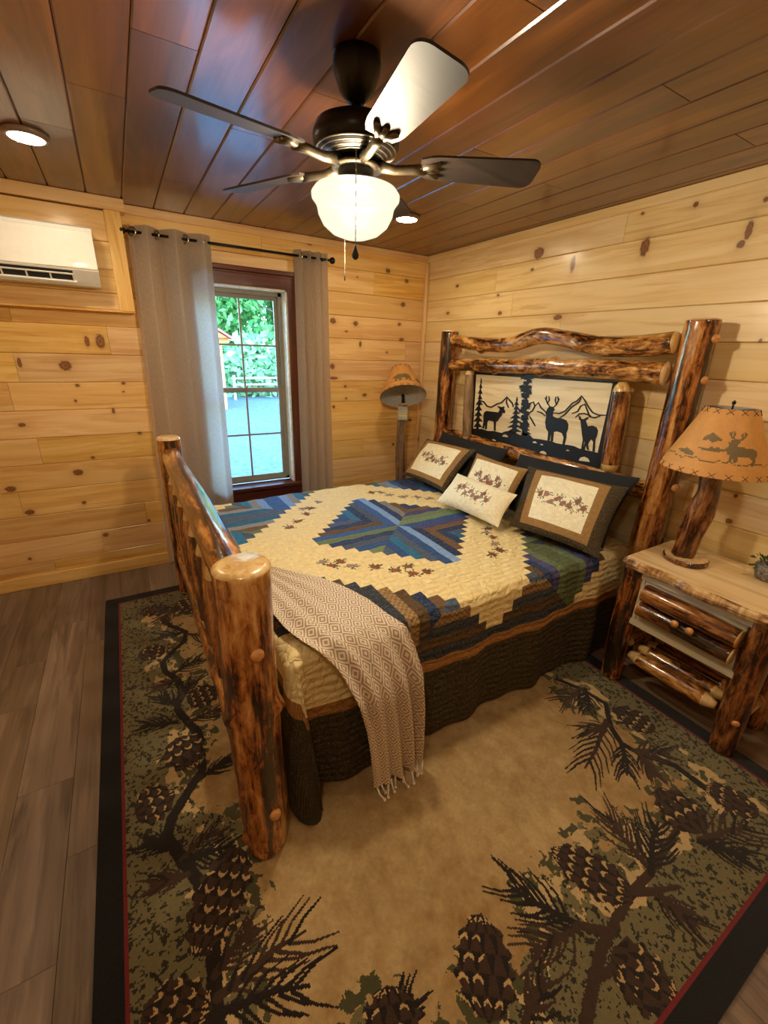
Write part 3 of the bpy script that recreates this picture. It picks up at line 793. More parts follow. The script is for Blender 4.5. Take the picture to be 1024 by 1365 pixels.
for (px, py) in ((343, 873), (367, 1085)):
    p = aty(px, py, FYN - 0.072); plug(post, (p[0], FYN - 0.074, p[2]), (0.1, -1, 0.05), 0.019)
post = log('footboard_post', [(FXX, FYFAR, 0.0 + RUGZ), (FXX, FYFAR, 1.113)], [0.072, 0.075, 0.07], LOG, bed, 12, n=28, rough=0.04, bev=0.02, knots=[(5.2, 0.95, 0.03, 0.02), (1.0, 0.3, 0.03, 0.02), (4.3, 0.7, 0.025, 0.02)])
post = log('headboard_post', [(HX, HYN, 0.0), (HX, HYN - 0.01, 0.9), (HX, HYN, 1.838)], [0.076, 0.075, 0.074, 0.073, 0.072], LOG, bed, 13, n=32, rough=0.035, bev=0.015, knots=[(4.4, 1.42, 0.03, 0.022), (3.4, 1.25, 0.03, 0.014), (4.0, 0.75, 0.04, 0.012)])
for (px, py) in ((955, 452), (938, 507), (921, 655)):
    p = atx(px, py, HX); plug(post, (HX - 0.01, HYN - 0.07 - (0.012 if py > 600 else 0), p[2]), (-0.1, -1, 0), 0.021, 0.02)
log('headboard_post', [(HX, HYF, 0.0), (HX, HYF, 1.828)], [0.078, 0.074, 0.068], LOG, bed, 14, n=28, rough=0.045, bev=0.014, knots=[(4.0, 1.2, 0.03, 0.022), (3.2, 1.0, 0.04, 0.02), (5.0, 0.9, 0.03, 0.018)])
def hp(x, y): return tuple(atx(x, y, HX - 0.03))
log('headboard_top_rail', [hp(604, 454), hp(640, 459), hp(680, 459), hp(718, 448), hp(752, 451), hp(800, 461), hp(850, 461), hp(907, 456)], [0.044, 0.047, 0.05, 0.048, 0.052, 0.054], LOGG, bed, 21, n=26, rough=0.06, ends=('bevel', 'cone'), tenon=0.03,
    knots=[(1.5, 0.35, 0.03, 0.02), (2.8, 0.8, 0.04, 0.015), (0.5, 1.2, 0.03, 0.015)])
log('headboard_rail', [hp(602, 486), hp(680, 488), hp(740, 489), hp(800, 492), hp(893, 498)], [0.046, 0.048, 0.05, 0.056], LOGG, bed, 22, n=26, rough=0.055, ends=('cone', 'cone'), tenon=0.03, knots=[(1.5, 0.5, 0.02, 0.02), (1.4, 0.9, 0.02, 0.02), (4.6, 1.0, 0.03, 0.016)])
log('headboard_lower_rail', [(HX, HYF - 0.03, 0.995), (HX, -1.45, 0.99), (HX, HYN + 0.03, 0.985)], [0.05, 0.052, 0.052], LOGG, bed, 23, n=24, rough=0.03)
log('headboard_bottom_rail', [(HX, HYF - 0.03, 0.36), (HX, HYN + 0.03, 0.36)], [0.055, 0.055], LOG, bed, 24, n=18)
log('panel_post', [hp(627, 492), hp(622, 588)], [0.036, 0.04, 0.036], LOGF, bed, 25, n=20, ends=('cone', 'cone'), tenon=0.04)
log('panel_post', [hp(831, 509), hp(812, 630)], [0.046, 0.05, 0.047], LOGD, bed, 26, n=22, ends=('cone', 'cone'), tenon=0.05)

# footboard
log('footboard_top_rail', [(FXX, FYFAR - 0.05, 1.005), (FXX - 0.004, -1.1, 1.003), (FXX + 0.002, -1.7, 1.004), (FXX, FYN + 0.05, 1.0)], [0.052, 0.056, 0.058, 0.055], LOG, bed, 31, n=28, rough=0.06, ends=('tenon', 'tenon'), tenon=0.06,
    knots=[(2.0, 0.5, 0.03, 0.012), (1.2, 1.1, 0.03, 0.014)])
log('footboard_lower_rail', [(FXX, FYFAR - 0.03, 0.30), (FXX, FYN + 0.03, 0.30)], [0.055, 0.057], LOG, bed, 32, n=20, ends=('tenon', 'tenon'), tenon=0.06)
for k in range(8):
    y = FYFAR - 0.21 * (k + 1) - 0.005
    log('spindle', [(FXX - 0.004, y, 0.335), (FXX - 0.012, y + random.uniform(-.01, .01), 0.66), (FXX - 0.004, y, 0.962)], [0.038, 0.043, 0.039], LOG, bed, 40 + k, n=16, step=0.03, ends=('tenon', 'tenon'), tenon=0.12, tr=0.4)
for y, sd in ((-0.78, 61), (-2.20, 62)):
    log('side_rail', [(FXX + 0.05, y, 0.2), (HX - 0.05, y, 0.2)], [0.055, 0.055], LOG, bed, sd, n=14, step=0.1)
for k in range(7): MB().box((-2.1 + k * 0.29, -2.25, 0.2545), (-2.0 + k * 0.29, -0.73, 0.2625)).build('slat', M['log_end'], bed)

# deer panel: pale board with a black metal silhouette in front of it
def cc(x, y, d=0.0):
    p = atx(610 + x * 0.2344, 480 + y * 0.2344, HX - 0.006); return (p[1], p[2])
M['pale_board'] = wood('pale whitewood board', 1, [lin('#f4e8c8'), lin('#e9d8ae'), lin('#cdb27c')], rough=0.4, var=0.02)
M['silhouette'] = plain('black powder coated steel', '#14161d', 0.45, metal=0.2, noise_amt=0.04)
bd = [cc(92, 66), cc(912, 122), cc(806, 622), cc(72, 434)]
panel = MB().prism(bd, 0, HX - 0.004, HX + 0.010).build('deer_panel', M['pale_board'], bed)
def sil(name, pts, off=0.0, ins=None):
    k = len(pts); x0, x1 = HX - 0.0075 - off, HX - 0.0045
    v = [(x0, p[0], p[1]) for p in pts] + [(x1, p[0], p[1]) for p in pts]
    f = [tuple(range(k)), tuple(range(k, 2 * k))[::-1]] + [(i, k + i, k + (i + 1) % k, (i + 1) % k) for i in range(k)]
    bm = bmesh.new(); vs = [bm.verts.new(q) for q in v]
    for q in f: bm.faces.new([vs[i] for i in q])
    bm.normal_update(); bmesh.ops.triangulate(bm, faces=[q for q in bm.faces if len(q.verts) > 4], ngon_method='EAR_CLIP'); bmesh.ops.recalc_face_normals(bm, faces=bm.faces)
    bm.verts.index_update()
    o = ob(name, [q.co[:] for q in bm.verts], [tuple(q.index for q in g.verts) for g in bm.faces], M['silhouette'] if ins is None else ins, panel)
    bm.free(); return o
def stroke(pts, w):
    """polygon around a polyline"""
    L, Rr = [], []
    for i, p in enumerate(pts):
        a = np.array(pts[max(0, i - 1)], float); c = np.array(pts[min(len(pts) - 1, i + 1)], float); d = c - a; d /= np.hypot(*d) + 1e-9
        n = np.array([-d[1], d[0]]); ww = w * (0.35 if i in (0, len(pts) - 1) else 0.5)
        L.append(tuple(np.array(p) + n * ww)); Rr.append(tuple(np.array(p) - n * ww))
    return L + Rr[::-1]
C = lambda pts: [cc(*p) for p in pts]
sil('frame_bar', C([(92, 66), (912, 122), (909, 134), (94, 80)]))
sil('frame_bar', C([(92, 80), (106, 82), (88, 390), (74, 386)]))
sil('frame_bar', C([(912, 130), (884, 128), (872, 190), (796, 535), (806, 620), (814, 600)]))
ground = [(72, 384), (100, 390), (140, 392), (170, 402), (205, 403), (250, 414), (275, 405), (300, 402), (330, 415), (360, 428), (385, 415), (400, 418), (430, 446), (470, 450), (500, 456), (530, 460), (560, 472), (600, 480), (625, 482), (660, 488), (690, 502), (720, 510), (760, 518), (800, 528), (806, 620), (640, 572), (480, 535), (330, 496), (200, 462), (72, 434)]
sil('ground', C(ground))
for (x, y, r) in ((207, 455, 13), (272, 430, 17), (440, 467, 12), (480, 480, 9), (487, 525, 21), (628, 513, 10), (722, 563, 32)):
    sil('rock_cutout', C([(x - r, y + r * 0.25), (x - r * 0.7, y - r * 0.25), (x, y - r * 0.45), (x + r * 0.7, y - r * 0.1), (x + r, y + r * 0.5)]), 0.0006, M['pale_board'])
rg = random.Random(5)
def conifer(xt, yt, xb, yb, w0, w1, n):
    L, Rr = [], []
    for i in range(n):
        t = (i + 0.15) / n; w = w0 + (w1 - w0) * t; x = xt + (xb - xt) * t; y = yt + (yb - yt) * t; dy = (yb - yt) / n
        for S, sg in ((L, -1), (Rr, 1)):
            ww = w * rg.uniform(0.7, 1.1)
            S += [(x + sg * ww * 0.25, y), (x + sg * ww, y + dy * 0.75), (x + sg * ww * 0.3, y + dy * 0.7)]
    return [(xt, yt)] + Rr + [(xb + 6, yb + 8), (xb - 6, yb + 8)] + L[::-1]
sil('pine_tree', C(conifer(135, 100, 112, 385, 4, 38, 9)))
sil('pine_tree', C([(398, 66), (408, 66), (380, 425), (366, 425)]))
for i in range(15):
    t = i / 14; x = 400 - 26 * t; y = 84 + 300 * t
    for sg in (-1, 1):
        w = rg.uniform(24, 48) * (1.0 if t < 0.3 else 0.75); dy = rg.uniform(-8, 8)
        sil('branch', C([(x, y + dy - 9), (x + sg * w * 0.5, y + dy - 14), (x + sg * w, y + dy - 6), (x + sg * w * 0.8, y + dy + 3), (x + sg * w * 1.02, y + dy + 9), (x + sg * w * 0.55, y + dy + 7), (x + sg * w * 0.3, y + dy + 14), (x, y + dy + 8)]), 0.0001 * (i + 1))
sil('pine_tree', C(conifer(338, 208, 322, 412, 6, 62, 8)))
sil('pine_tree', C(conifer(392, 300, 388, 424, 10, 36, 6)))
DOE1 = [(272, 294), (268, 302), (256, 300), (250, 318), (238, 330), (230, 345), (219, 352), (216, 402), (207, 402), (206, 350), (178, 342), (170, 352), (166, 394), (156, 394), (158, 362), (150, 390), (141, 388), (148, 350), (147, 318), (152, 296), (165, 289), (200, 293), (232, 297), (240, 284), (243, 274), (236, 262), (252, 268), (262, 262), (262, 272)]
BUCK = [(498, 296), (506, 290), (512, 276), (524, 262), (546, 266), (552, 284), (544, 292), (541, 318), (560, 328), (595, 332), (618, 342), (630, 364), (628, 392), (619, 414), (619, 440), (608, 484), (596, 484), (604, 440), (594, 416), (570, 406), (548, 408), (542, 462), (531, 462), (532, 408), (524, 458), (512, 458), (516, 408), (503, 388), (499, 352), (505, 318), (502, 304)]
DOE3 = [(688, 316), (700, 322), (704, 334), (718, 336), (730, 328), (746, 322), (742, 336), (730, 344), (733, 356), (740, 376), (768, 372), (790, 382), (799, 402), (793, 430), (784, 452), (780, 520), (768, 520), (772, 466), (762, 450), (750, 462), (742, 480), (748, 512), (738, 510), (730, 484), (724, 512), (713, 510), (724, 470), (720, 456), (714, 508), (703, 506), (713, 452), (708, 420), (704, 384), (700, 346), (692, 338)]
for nm, pl in (('doe', DOE1), ('buck', BUCK), ('doe', DOE3)): sil(nm, C(pl))
ANT = [[(526, 266), (512, 246), (503, 222), (508, 204)], [(512, 246), (522, 228), (520, 206)], [(505, 230), (498, 214)], [(546, 268), (562, 254), (574, 230), (570, 206)], [(562, 254), (556, 230), (560, 208)], [(572, 234), (579, 218)]]
for a in ANT: sil('antler', C(stroke(a, 7)))
for a in ([(120, 228), (150, 238), (168, 262), (192, 268), (225, 250), (250, 242), (282, 210), (296, 228), (312, 246), (318, 268)], [(228, 262), (245, 278), (268, 268)], [(282, 216), (278, 240), (290, 272)], [(395, 268), (415, 246), (432, 238), (440, 262), (425, 290), (392, 310)], [(440, 262), (460, 242), (474, 270), (505, 298)], [(410, 320), (425, 345), (442, 376)], [(452, 292), (478, 300), (500, 318)],
          [(545, 300), (580, 304), (612, 290), (655, 244), (678, 234), (706, 204), (726, 232), (742, 262), (768, 298), (800, 312), (846, 314)], [(580, 330), (612, 308), (648, 268), (690, 240), (705, 215)], [(650, 304), (684, 292), (700, 262), (724, 250), (738, 285), (752, 322), (780, 328), (812, 318)], [(670, 326), (694, 306), (722, 304), (760, 318)]):
    sil('mountain_line', C(stroke(a, 8)))

# ------------------------------------------------------------------ mattress
MX0, MX1, MY0, MY1, MZ = -2.165, -0.2, -2.365, -0.65, 0.645
M['ticking'] = plain('white mattress ticking', '#d8d4cc', 0.9)
tag(MB().box((MX0 + 0.03, MY0 + 0.03, 0.263), (MX1, MY1 - 0.03, MZ - 0.012), bev=0.05).build('mattress', M['ticking']), 'white mattress under the patchwork quilt', 'mattress')

# ------------------------------------------------------------------ patchwork quilt
QC = (-1.19, -1.525); QW = 0.053; QB = QW * 10; QS = QW / 8
cnum = lambda h: np.array(lin(h)[:3])
CR = cnum('#ecd59c'); TAN = cnum('#a1723f'); DRK = cnum('#3e3525')
PAL = {'navy': '#2b3c60', 'blue': '#35588c', 'teal': '#2d6a8a', 'light': '#7f9fc9', 'grey': '#8b8781', 'green': '#6f7f5c', 'purple': '#4b4a76', 'brown': '#6b5238', 'plaid': '#a07f56', 'char': '#3a3f48', 'slate': '#4d5a6d', 'olive': '#5b6344', 'dkbrown': '#57432e'}
PAL = {k: cnum(v) for k, v in PAL.items()}
du0, du1 = -1.56, 1.06      # flat extent past the pattern: foot side, head side (along x from QC)
dv0, dv1 = -1.735, 1.735    # near side, far side (along y)
nu = int(round((du1 - du0) / QS)); nv = int(round((dv1 - dv0) / QS))
ug = du0 + QS * np.arange(nu + 1); vg = dv0 + QS * np.arange(nv + 1)
# --- colours
uc = (ug[:-1] + ug[1:]) / 2; vc = (vg[:-1] + vg[1:]) / 2
Uc, Vc = np.meshgrid(uc, vc, indexing='ij')
A, B_ = np.abs(Uc), np.abs(Vc)
ia = np.floor(A / QB).astype(int); ib = np.floor(B_ / QB).astype(int)
s = A - ia * QB; t = B_ - ib * QB
m_ = np.where((ia == 1) & (ib == 0) | (ia == 0) & (ib == 1), QB - s, s); n_ = np.where((ia == 1) & (ib == 0) | (ia == 0) & (ib == 1), QB - t, t)
kk = np.floor(np.minimum(m_, n_) / QW + 1e-6).astype(int)
dark = np.maximum(m_, n_) < QB - kk * QW - 1e-6
alongx = n_ <= m_
colr = np.zeros(Uc.shape + (3,)); colr[:] = CR
inside = (ia < 2) & (ib < 2)
near = Vc < 0; foot = Uc < 0
names = {'c': ['blue', 'slate', 'grey', 'brown', 'navy', 'teal'], 'cx': ['blue', 'green', 'purple', 'brown', 'navy', 'slate'],
         'near': ['char', 'plaid', 'dkbrown', 'navy', 'brown', 'char'], 'nearx': ['char', 'dkbrown', 'char', 'plaid', 'slate', 'char'],
         'nh': ['olive', 'green', 'purple', 'navy', 'brown', 'slate'], 'far': ['navy', 'blue', 'light', 'grey', 'teal', 'slate'], 'farx': ['blue', 'slate', 'teal', 'grey', 'brown', 'green']}
for k in range(6):
    for ax_ in (0, 1):
        sel = inside & dark & (kk == k) & (alongx == bool(ax_))
        cen = sel & (ia == 0) & (ib == 0)
        for ft in (0, 1):
            for nr in (0, 1):
                q = (foot == bool(ft)) & (near == bool(nr))
                sh = 1 + 0.14 * math.sin(k * 2.1 + ft * 1.7 + nr * 2.9 + ax_)
                if k == 0: nm = ('green' if nr == ft else 'blue') if ax_ else ('light' if not ft else 'blue')
                elif k == 1 and not ax_: nm = 'navy' if not ft else 'slate'
                else: nm = (names['cx'] if ax_ else names['c'])[(k + nr + 2 * ft) % 6]
                colr[cen & q] = PAL[nm] * sh
                oth = sel & ~cen & q
                if nr: nm = (names['nearx'] if ax_ else (names['near'] if ft else names['nh']))[(k + (ib.max() and 0)) % 6]
                else: nm = (names['farx'] if ax_ else names['far'])[(k + ft) % 6]
                colr[oth] = PAL[nm] * sh
                if nr and not ft:
                    o2 = oth & (ia == 1) & (ib == 0); colr[o2] = PAL[names['nh'][(k + ax_) % 6]] * sh
pl = inside & (np.abs(colr - PAL['plaid'] * 1).max(-1) < 0.05)
chk = (np.floor(Uc / 0.0133).astype(int) + np.floor(Vc / 0.0133).astype(int)) % 2
colr[pl & (chk == 0)] *= 0.62
edge = np.maximum(A, B_)
colr[~inside] = DRK
colr[(edge > 2 * QB) & (edge <= 2 * QB + 0.052)] = TAN
# embroidered pine cones
cones = [(430, 750), (443, 755), (454, 749), (469, 755), (500, 757), (528, 762), (543, 758), (551, 767), (568, 765), (386, 704), (397, 696), (409, 687), (415, 679), (426, 670), (404, 680), (495, 658), (507, 658), (519, 661), (538, 663), (556, 664), (573, 666), (656, 718), (659, 727), (651, 706), (666, 735), (657, 741), (648, 712)]
rq = random.Random(9)
for i, (x, y) in enumerate(cones):
    p = atz(x, y, MZ + 0.015); cu, cv = p[0] - QC[0], p[1] - QC[1]
    for k in range(9):
        a = rq.uniform(0, 6.28); l = rq.uniform(0.025, 0.045)
        d, tt = seg_dist(Uc, Vc, (cu, cv), (cu + l * math.cos(a), cv + l * math.sin(a)))
        colr[d < 0.0033] = cnum('#4c5540')
    ang = rq.uniform(0, 3.1); rx, ry = 0.027, 0.017
    X1 = (Uc - cu) * math.cos(ang) + (Vc - cv) * math.sin(ang); Y1 = -(Uc - cu) * math.sin(ang) + (Vc - cv) * math.cos(ang)
    e = (X1 / rx) ** 2 + (Y1 / ry) ** 2 < 1
    base = cnum(rq.choice(['#7a4a34', '#6b4030', '#8a7468']))
    colr[e] = base; colr[e & ((np.floor(X1 / 0.007) + np.floor(Y1 / 0.007)) % 2 == 0)] = base * 1.6
# --- drape
RB = 0.045
def prof(t):
    t = np.maximum(t, 0); q = math.pi * RB / 2
    h = np.where(t < q, RB * np.sin(np.minimum(t, q) / RB), RB); dn = np.where(t < q, RB * (1 - np.cos(np.minimum(t, q) / RB)), RB + t - q)
    return h, dn
Ug, Vg = np.meshgrid(ug, vg, indexing='ij')
Xf, Yf = QC[0] + Ug, QC[1] + Vg
ex0, ey0, ey1 = MX0 + RB, MY0 + RB, MY1 - RB
tf = ex0 - Xf; tn = ey0 - Yf; tb = Yf - ey1
side = np.maximum(tn, tb); sg = np.where(tn > tb, -1.0, 1.0)
cx = np.clip(Xf, ex0, None); cy = np.clip(Yf, ey0, ey1)
both = (tf > 0) & (side > 0)
r = np.where(both, np.hypot(tf, side), np.maximum(np.maximum(tf, side), 0))
th = np.where(both, np.arctan2(np.maximum(tf, 0), np.maximum(side, 1e-9)), np.where(tf > side, math.pi / 2, 0))
Lf_, Ls_ = (QC[0] + du0) - ex0, None
Lf_ = ex0 - (QC[0] + du0); Ls_ = ey0 - (QC[1] + dv0)
rmax = np.minimum(Lf_ / np.maximum(np.sin(th), 1e-3), Ls_ / np.maximum(np.cos(th), 1e-3))
r = np.where(both, r * (Ls_ * np.cos(th) ** 2 + (Lf_ + 0.12 * np.sin(2 * th)) * np.sin(th) ** 2) / rmax, r)
h, dn = prof(r)
X3 = cx - h * np.sin(th) * (r > 0); Y3 = cy + sg * h * np.cos(th) * (r > 0)
bul = np.clip(np.sin(2 * th), 0, 1) ** 1.25 * np.minimum(r / 0.55, 1.3) * both
X3 -= 0.0 * bul; Y3 += sg * 0.10 * bul
X3 += 0.012 * bul + 0.05 * np.sqrt(np.clip(np.sin(2 * th), 0, 1)) * np.cos(2 * th) * np.minimum(r / 0.4, 1.2) * both
rip = np.clip(dn / 0.5, 0, 1)
Y3 += np.where(side > 0, sg * rip * (0.016 * np.sin(Xf * 13 + 0.6) + 0.009 * np.sin(Xf * 29 + 2)) * (1 - np.clip(th / 1.2, 0, 1)), 0)
Y3 += np.where(side > 0, sg * 0.02 * rip, 0)
X3 += np.where((tf > 0) & (side <= 0), -0.01 * rip * np.sin(Yf * 11), 0)
top = MZ + 0.012 + 0.012 * (1 - ((Xf - QC[0]) / 1.1) ** 2) + 0.004 * np.sin(Xf * 9 + Yf * 5) * np.cos(Yf * 8 - Xf * 3) + 0.0025 * np.sin(Xf * 47) * np.sin(Yf * 43)
Z3 = top - dn
low = RUGZ + 0.008 + 0.012 * (np.sin(Xf * 17) + 1) * 0.5
Z3 = np.where(Z3 < low, low + 0.0 * Z3, Z3)
V = np.stack([X3, Y3, Z3], -1).reshape(-1, 3)
M['quilt'] = attr_mat('patchwork quilt cotton', print_amt=0.24, nscale=150, bump=0.7, bscale=24, quilted=True, bdist=0.009, speck=0.75)
q_uv = np.stack([Ug, Vg, Ug * 0], -1).reshape(-1, 3)
quilt = ob('quilt', V, grid_faces(nu, nv), M['quilt'], None, True, attrs={'uvw': q_uv}, facecol=colr.reshape(-1, 3))
tag(quilt, 'blue cream and brown log cabin patchwork quilt with tan striped dark border', 'quilt')

# ------------------------------------------------------------------ throw blanket
TZ = MZ + 0.045
rt = [atz(*q, TZ) for q in ((362, 758), (400, 766), (430, 773), (462, 786), (492, 802), (518, 822))] + [np.array((-1.715, -2.405, TZ - 0.012)), np.array((-1.69, -2.432, 0.60))]
rt += [np.array((q[0], -2.475, q[1])) for q in ((-1.672, 0.50), (-1.66, 0.38), (-1.655, 0.26), (-1.652, 0.14), (-1.652, 0.075))]
lt = [np.array(q) for q in ((-2.135, -1.80, TZ), (-2.14, -1.92, TZ), (-2.14, -2.03, TZ), (-2.135, -2.14, TZ), (-2.125, -2.24, TZ), (-2.10, -2.33, TZ), (-2.06, -2.405, TZ - 0.012), (-2.01, -2.436, 0.61))]
lt += [np.array((q[0], -2.49, q[1])) for q in ((-1.965, 0.50), (-1.935, 0.38), (-1.915, 0.26), (-1.90, 0.14), (-1.893, 0.06))]
def resample(P, n):
    P = np.array(P); d = np.r_[0, np.cumsum(np.linalg.norm(np.diff(P, axis=0), axis=1))]; t = np.linspace(0, d[-1], n + 1)
    return np.stack([np.interp(t, d, P[:, i]) for i in range(3)], -1)
nl, nw = 170, 90
PR, PL = resample(rt, nl), resample(lt, nl)
for Q in (PR, PL):
    for _ in range(6): Q[1:-1] = (Q[:-2] + 2 * Q[1:-1] + Q[2:]) / 4
V = np.zeros((nl + 1, nw + 1, 3)); UV = np.zeros_like(V)
lenm = np.r_[0, np.cumsum(np.linalg.norm(np.diff((PR + PL) / 2, axis=0), axis=1))]
for i in range(nl + 1):
    for j in range(nw + 1):
        w = j / nw; p = PL[i] * (1 - w) + PR[i] * w; l = i / nl
        hang = min(1, max(0, (l - 0.52) / 0.15))
        wave = math.sin(w * 2 * math.pi * 4.6 + 1.5 * math.sin(l * 3.3) + 0.5) * (0.7 + 0.3 * math.sin(l * 3 + w * 5)) + 0.35 * math.sin(w * 23 - l * 9)
        amp = 0.009 + 0.015 * hang
        nrm = Vector((0.0, -hang, 1 - hang)); nrm.normalize()
        off = amp * (1 + wave) * (0.25 + 0.75 * min(1, 6 * min(w, 1 - w) + 0.25)) + 0.008
        V[i, j] = p + np.array(nrm) * off
        UV[i, j] = (w * 0.42, lenm[i], 0)
def throw_mat():
    m = NT('tan and cream diamond weave')
    u = m.n('ShaderNodeAttribute', attribute_name='uvw').outputs['Vector']
    sp = m.n('ShaderNodeSeparateXYZ'); m.L.new(u, sp.inputs[0])
    def tri(x, per): return m.math('ABSOLUTE', m.math('SUBTRACT', m.math('FRACT', m.math('DIVIDE', x, per)), 0.5))
    d = m.math('ADD', tri(sp.outputs[0], 0.062), tri(sp.outputs[1], 0.074))
    st = m.math('GREATER_THAN', m.math('FRACT', m.math('MULTIPLY', d, 4.0)), 0.5)
    nz = m.noise(u, 500, 2)
    c = m.mix(st, lin('#e3d4bf'), lin('#a98f76'))
    hs = m.n('ShaderNodeHueSaturation'); m.L.new(c, hs.inputs['Color']); m.put(hs.inputs['Value'], m.math('MULTIPLY_ADD', nz, 0.35, 0.82))
    m.set(Base_Color=hs.outputs[0], Roughness=0.95); m.put(m.b.inputs['Specular IOR Level'], 0.1)
    m.bump(m.math('ADD', st, nz), 0.3, 0.003); return m.mat
M['throw'] = throw_mat(); M['fringe'] = plain('cream cotton fringe', '#e8dccb', 0.95)
thr = thing('throw_blanket', 'tan and cream diamond weave throw draped over the foot of the bed', 'blanket', tuple(V[nl // 2, nw // 2]))
ob('woven_cloth', V.reshape(-1, 3), grid_faces(nl, nw), M['throw'], thr, True, attrs={'uvw': UV.reshape(-1, 3)})
rt_ = random.Random(2)
for k in range(11):
    j = int((k + 0.5) / 11 * nw); p = Vector(V[nl, j]); ln = rt_.uniform(0.04, 0.058); dx = rt_.uniform(-0.02, 0.02); dy = rt_.uniform(-0.03, -0.005)
    z1 = max(RUGZ + 0.007, p.z - ln)
    b = MB(); b.tube([p, p + Vector((dx * 0.3, dy * 0.4, -ln * 0.45)), Vector((p.x + dx, p.y + dy, z1))], [0.0042, 0.0036, 0.004], 7)
    b.lathe([(0.001, -0.006), (0.0062, -0.002), (0.0062, 0.003), (0.001, 0.007)], (p.x + dx, p.y + dy, z1), 8)
    b.build('tassel', M['fringe'], thr, True)

# ------------------------------------------------------------------ pillows
M['sham'] = attr_mat('quilted pillow sham', print_amt=0.2, nscale=170, bump=0.6, bscale=32, quilted=True, speck=0.6)
M['black_sham'] = plain('black quilted cotton', '#17181c', 0.9, nscale=90, bump=0.4)
def pillow(label, bl_, br_, tr_, tl_, thick, layers, cones=True, seed=0, mat=None, sag=0.02):
    """corners in world space, seen from the front; layers = [(inset u, inset v, colour)] from outside in"""
    bl_, br_, tr_, tl_ = map(lambda q: np.array(q, float), (bl_, br_, tr_, tl_))
    W = np.linalg.norm(br_ - bl_); Hh = np.linalg.norm(tl_ - bl_)
    nu, nv = max(30, int(W / 0.0075)), max(24, int(Hh / 0.0075))
    u = np.linspace(0, 1, nu + 1); v = np.linspace(0, 1, nv + 1)
    U, Vv = np.meshgrid(u, v, indexing='ij')
    P = (bl_ * ((1 - U) * (1 - Vv))[..., None] + br_ * (U * (1 - Vv))[..., None] + tr_ * (U * Vv)[..., None] + tl_ * ((1 - U) * Vv)[..., None])
    nrm = np.cross(br_ - bl_, tl_ - bl_); nrm /= np.linalg.norm(nrm)
    if nrm @ (CAM - (bl_ + tr_) / 2) < 0: nrm = -nrm
    a, b = 2 * U - 1, 2 * Vv - 1
    ctr = (bl_ + br_ + tr_ + tl_) / 4
    pin = 1 - 0.06 * ((1 - a ** 2) * np.abs(b) ** 3 + (1 - b ** 2) * np.abs(a) ** 3)
    P = ctr + (P - ctr) * pin[..., None]
    pf = (np.clip(1 - np.abs(a) ** 2.6, 0, 1) * np.clip(1 - np.abs(b) ** 2.6, 0, 1)) ** 0.55
    wr = 0.004 * np.sin(a * 7 + seed) * np.cos(b * 6 + seed) * pf
    Fr = P + nrm * (thick * pf + wr)[..., None]
    Bk = P - nrm * (thick * 0.6 * pf + 0.0)[..., None]
    g = grid_faces(nu, nv); N = (nu + 1) * (nv + 1)
    Vt = np.vstack([Fr.reshape(-1, 3), Bk.reshape(-1, 3)])
    Ft = np.vstack([g, g[:, ::-1] + N])
    uc, vc = (u[:-1] + u[1:]) / 2 * W, (v[:-1] + v[1:]) / 2 * Hh
    Uc, Vc = np.meshgrid(uc, vc, indexing='ij')
    col = np.zeros(Uc.shape + (3,)); col[:] = layers[0][2]
    for (iu, iv, c) in layers[1:]:
        col[(Uc > iu) & (Uc < W - iu) & (Vc > iv) & (Vc < Hh - iv)] = c
    if cones:
        rr = random.Random(seed); n = 8
        for i in range(n):
            cu = W * (0.27 + 0.46 * i / (n - 1)); cv = Hh * 0.5 + 0.022 * math.sin(i * 2.4) + 0.012 * math.cos(i * 0.8)
            for k in range(7):
                an = rr.uniform(0, 6.28); l = rr.uniform(0.025, 0.05)
                d, _ = seg_dist(Uc, Vc, (cu, cv), (cu + l * math.cos(an), cv + l * math.sin(an))); col[d < 0.0028] = cnum('#8a8f7a')
            an = rr.uniform(0.6, 2.2); X1 = (Uc - cu) * math.cos(an) + (Vc - cv) * math.sin(an); Y1 = -(Uc - cu) * math.sin(an) + (Vc - cv) * math.cos(an)
            e = (X1 / 0.022) ** 2 + (Y1 / 0.014) ** 2 < 1; col[e] = cnum(rr.choice(['#9a6858', '#a57a6a', '#8c6250']))
    fc = np.vstack([col.reshape(-1, 3), np.tile(layers[0][2], (nu * nv, 1))])
    uvw = np.stack([U * W, Vv * Hh, U * 0 + seed], -1).reshape(-1, 3)
    o = ob('pillow', Vt, Ft, mat or M['sham'], None, True, attrs={'uvw': np.vstack([uvw, uvw])}, facecol=fc)
    return tag(o, label, 'pillow', 'pillows at the head of the bed')
DKB = cnum('#433827'); PT = cnum('#9a7648'); PC = cnum('#f1e6c4'); BK = cnum('#141519')
pillow('black quilted pillow against the headboard, behind the leftmost cream pillow', (-0.42, -0.66, 0.69), (-0.42, -1.42, 0.69), (-0.215, -1.42, 1.03), (-0.215, -0.66, 1.03), 0.055, [(0, 0, BK)], False, 1, M['black_sham'])
pillow('black quilted pillow against the headboard, behind the large dark bordered pillow', (-0.42, -1.52, 0.69), (-0.40, -2.34, 0.69), (-0.225, -2.35, 1.07), (-0.215, -1.52, 1.02), 0.06, [(0, 0, BK)], False, 2, M['black_sham'])
pillow('cream pine cone pillow with tan and dark borders nearest the window', (-0.63, -0.70, 0.71), (-0.60, -1.21, 0.705), (-0.355, -1.24, 1.005), (-0.33, -0.60, 0.965), 0.055, [(0, 0, DKB), (0.03, 0.022, PT), (0.075, 0.06, PC)], True, 3)
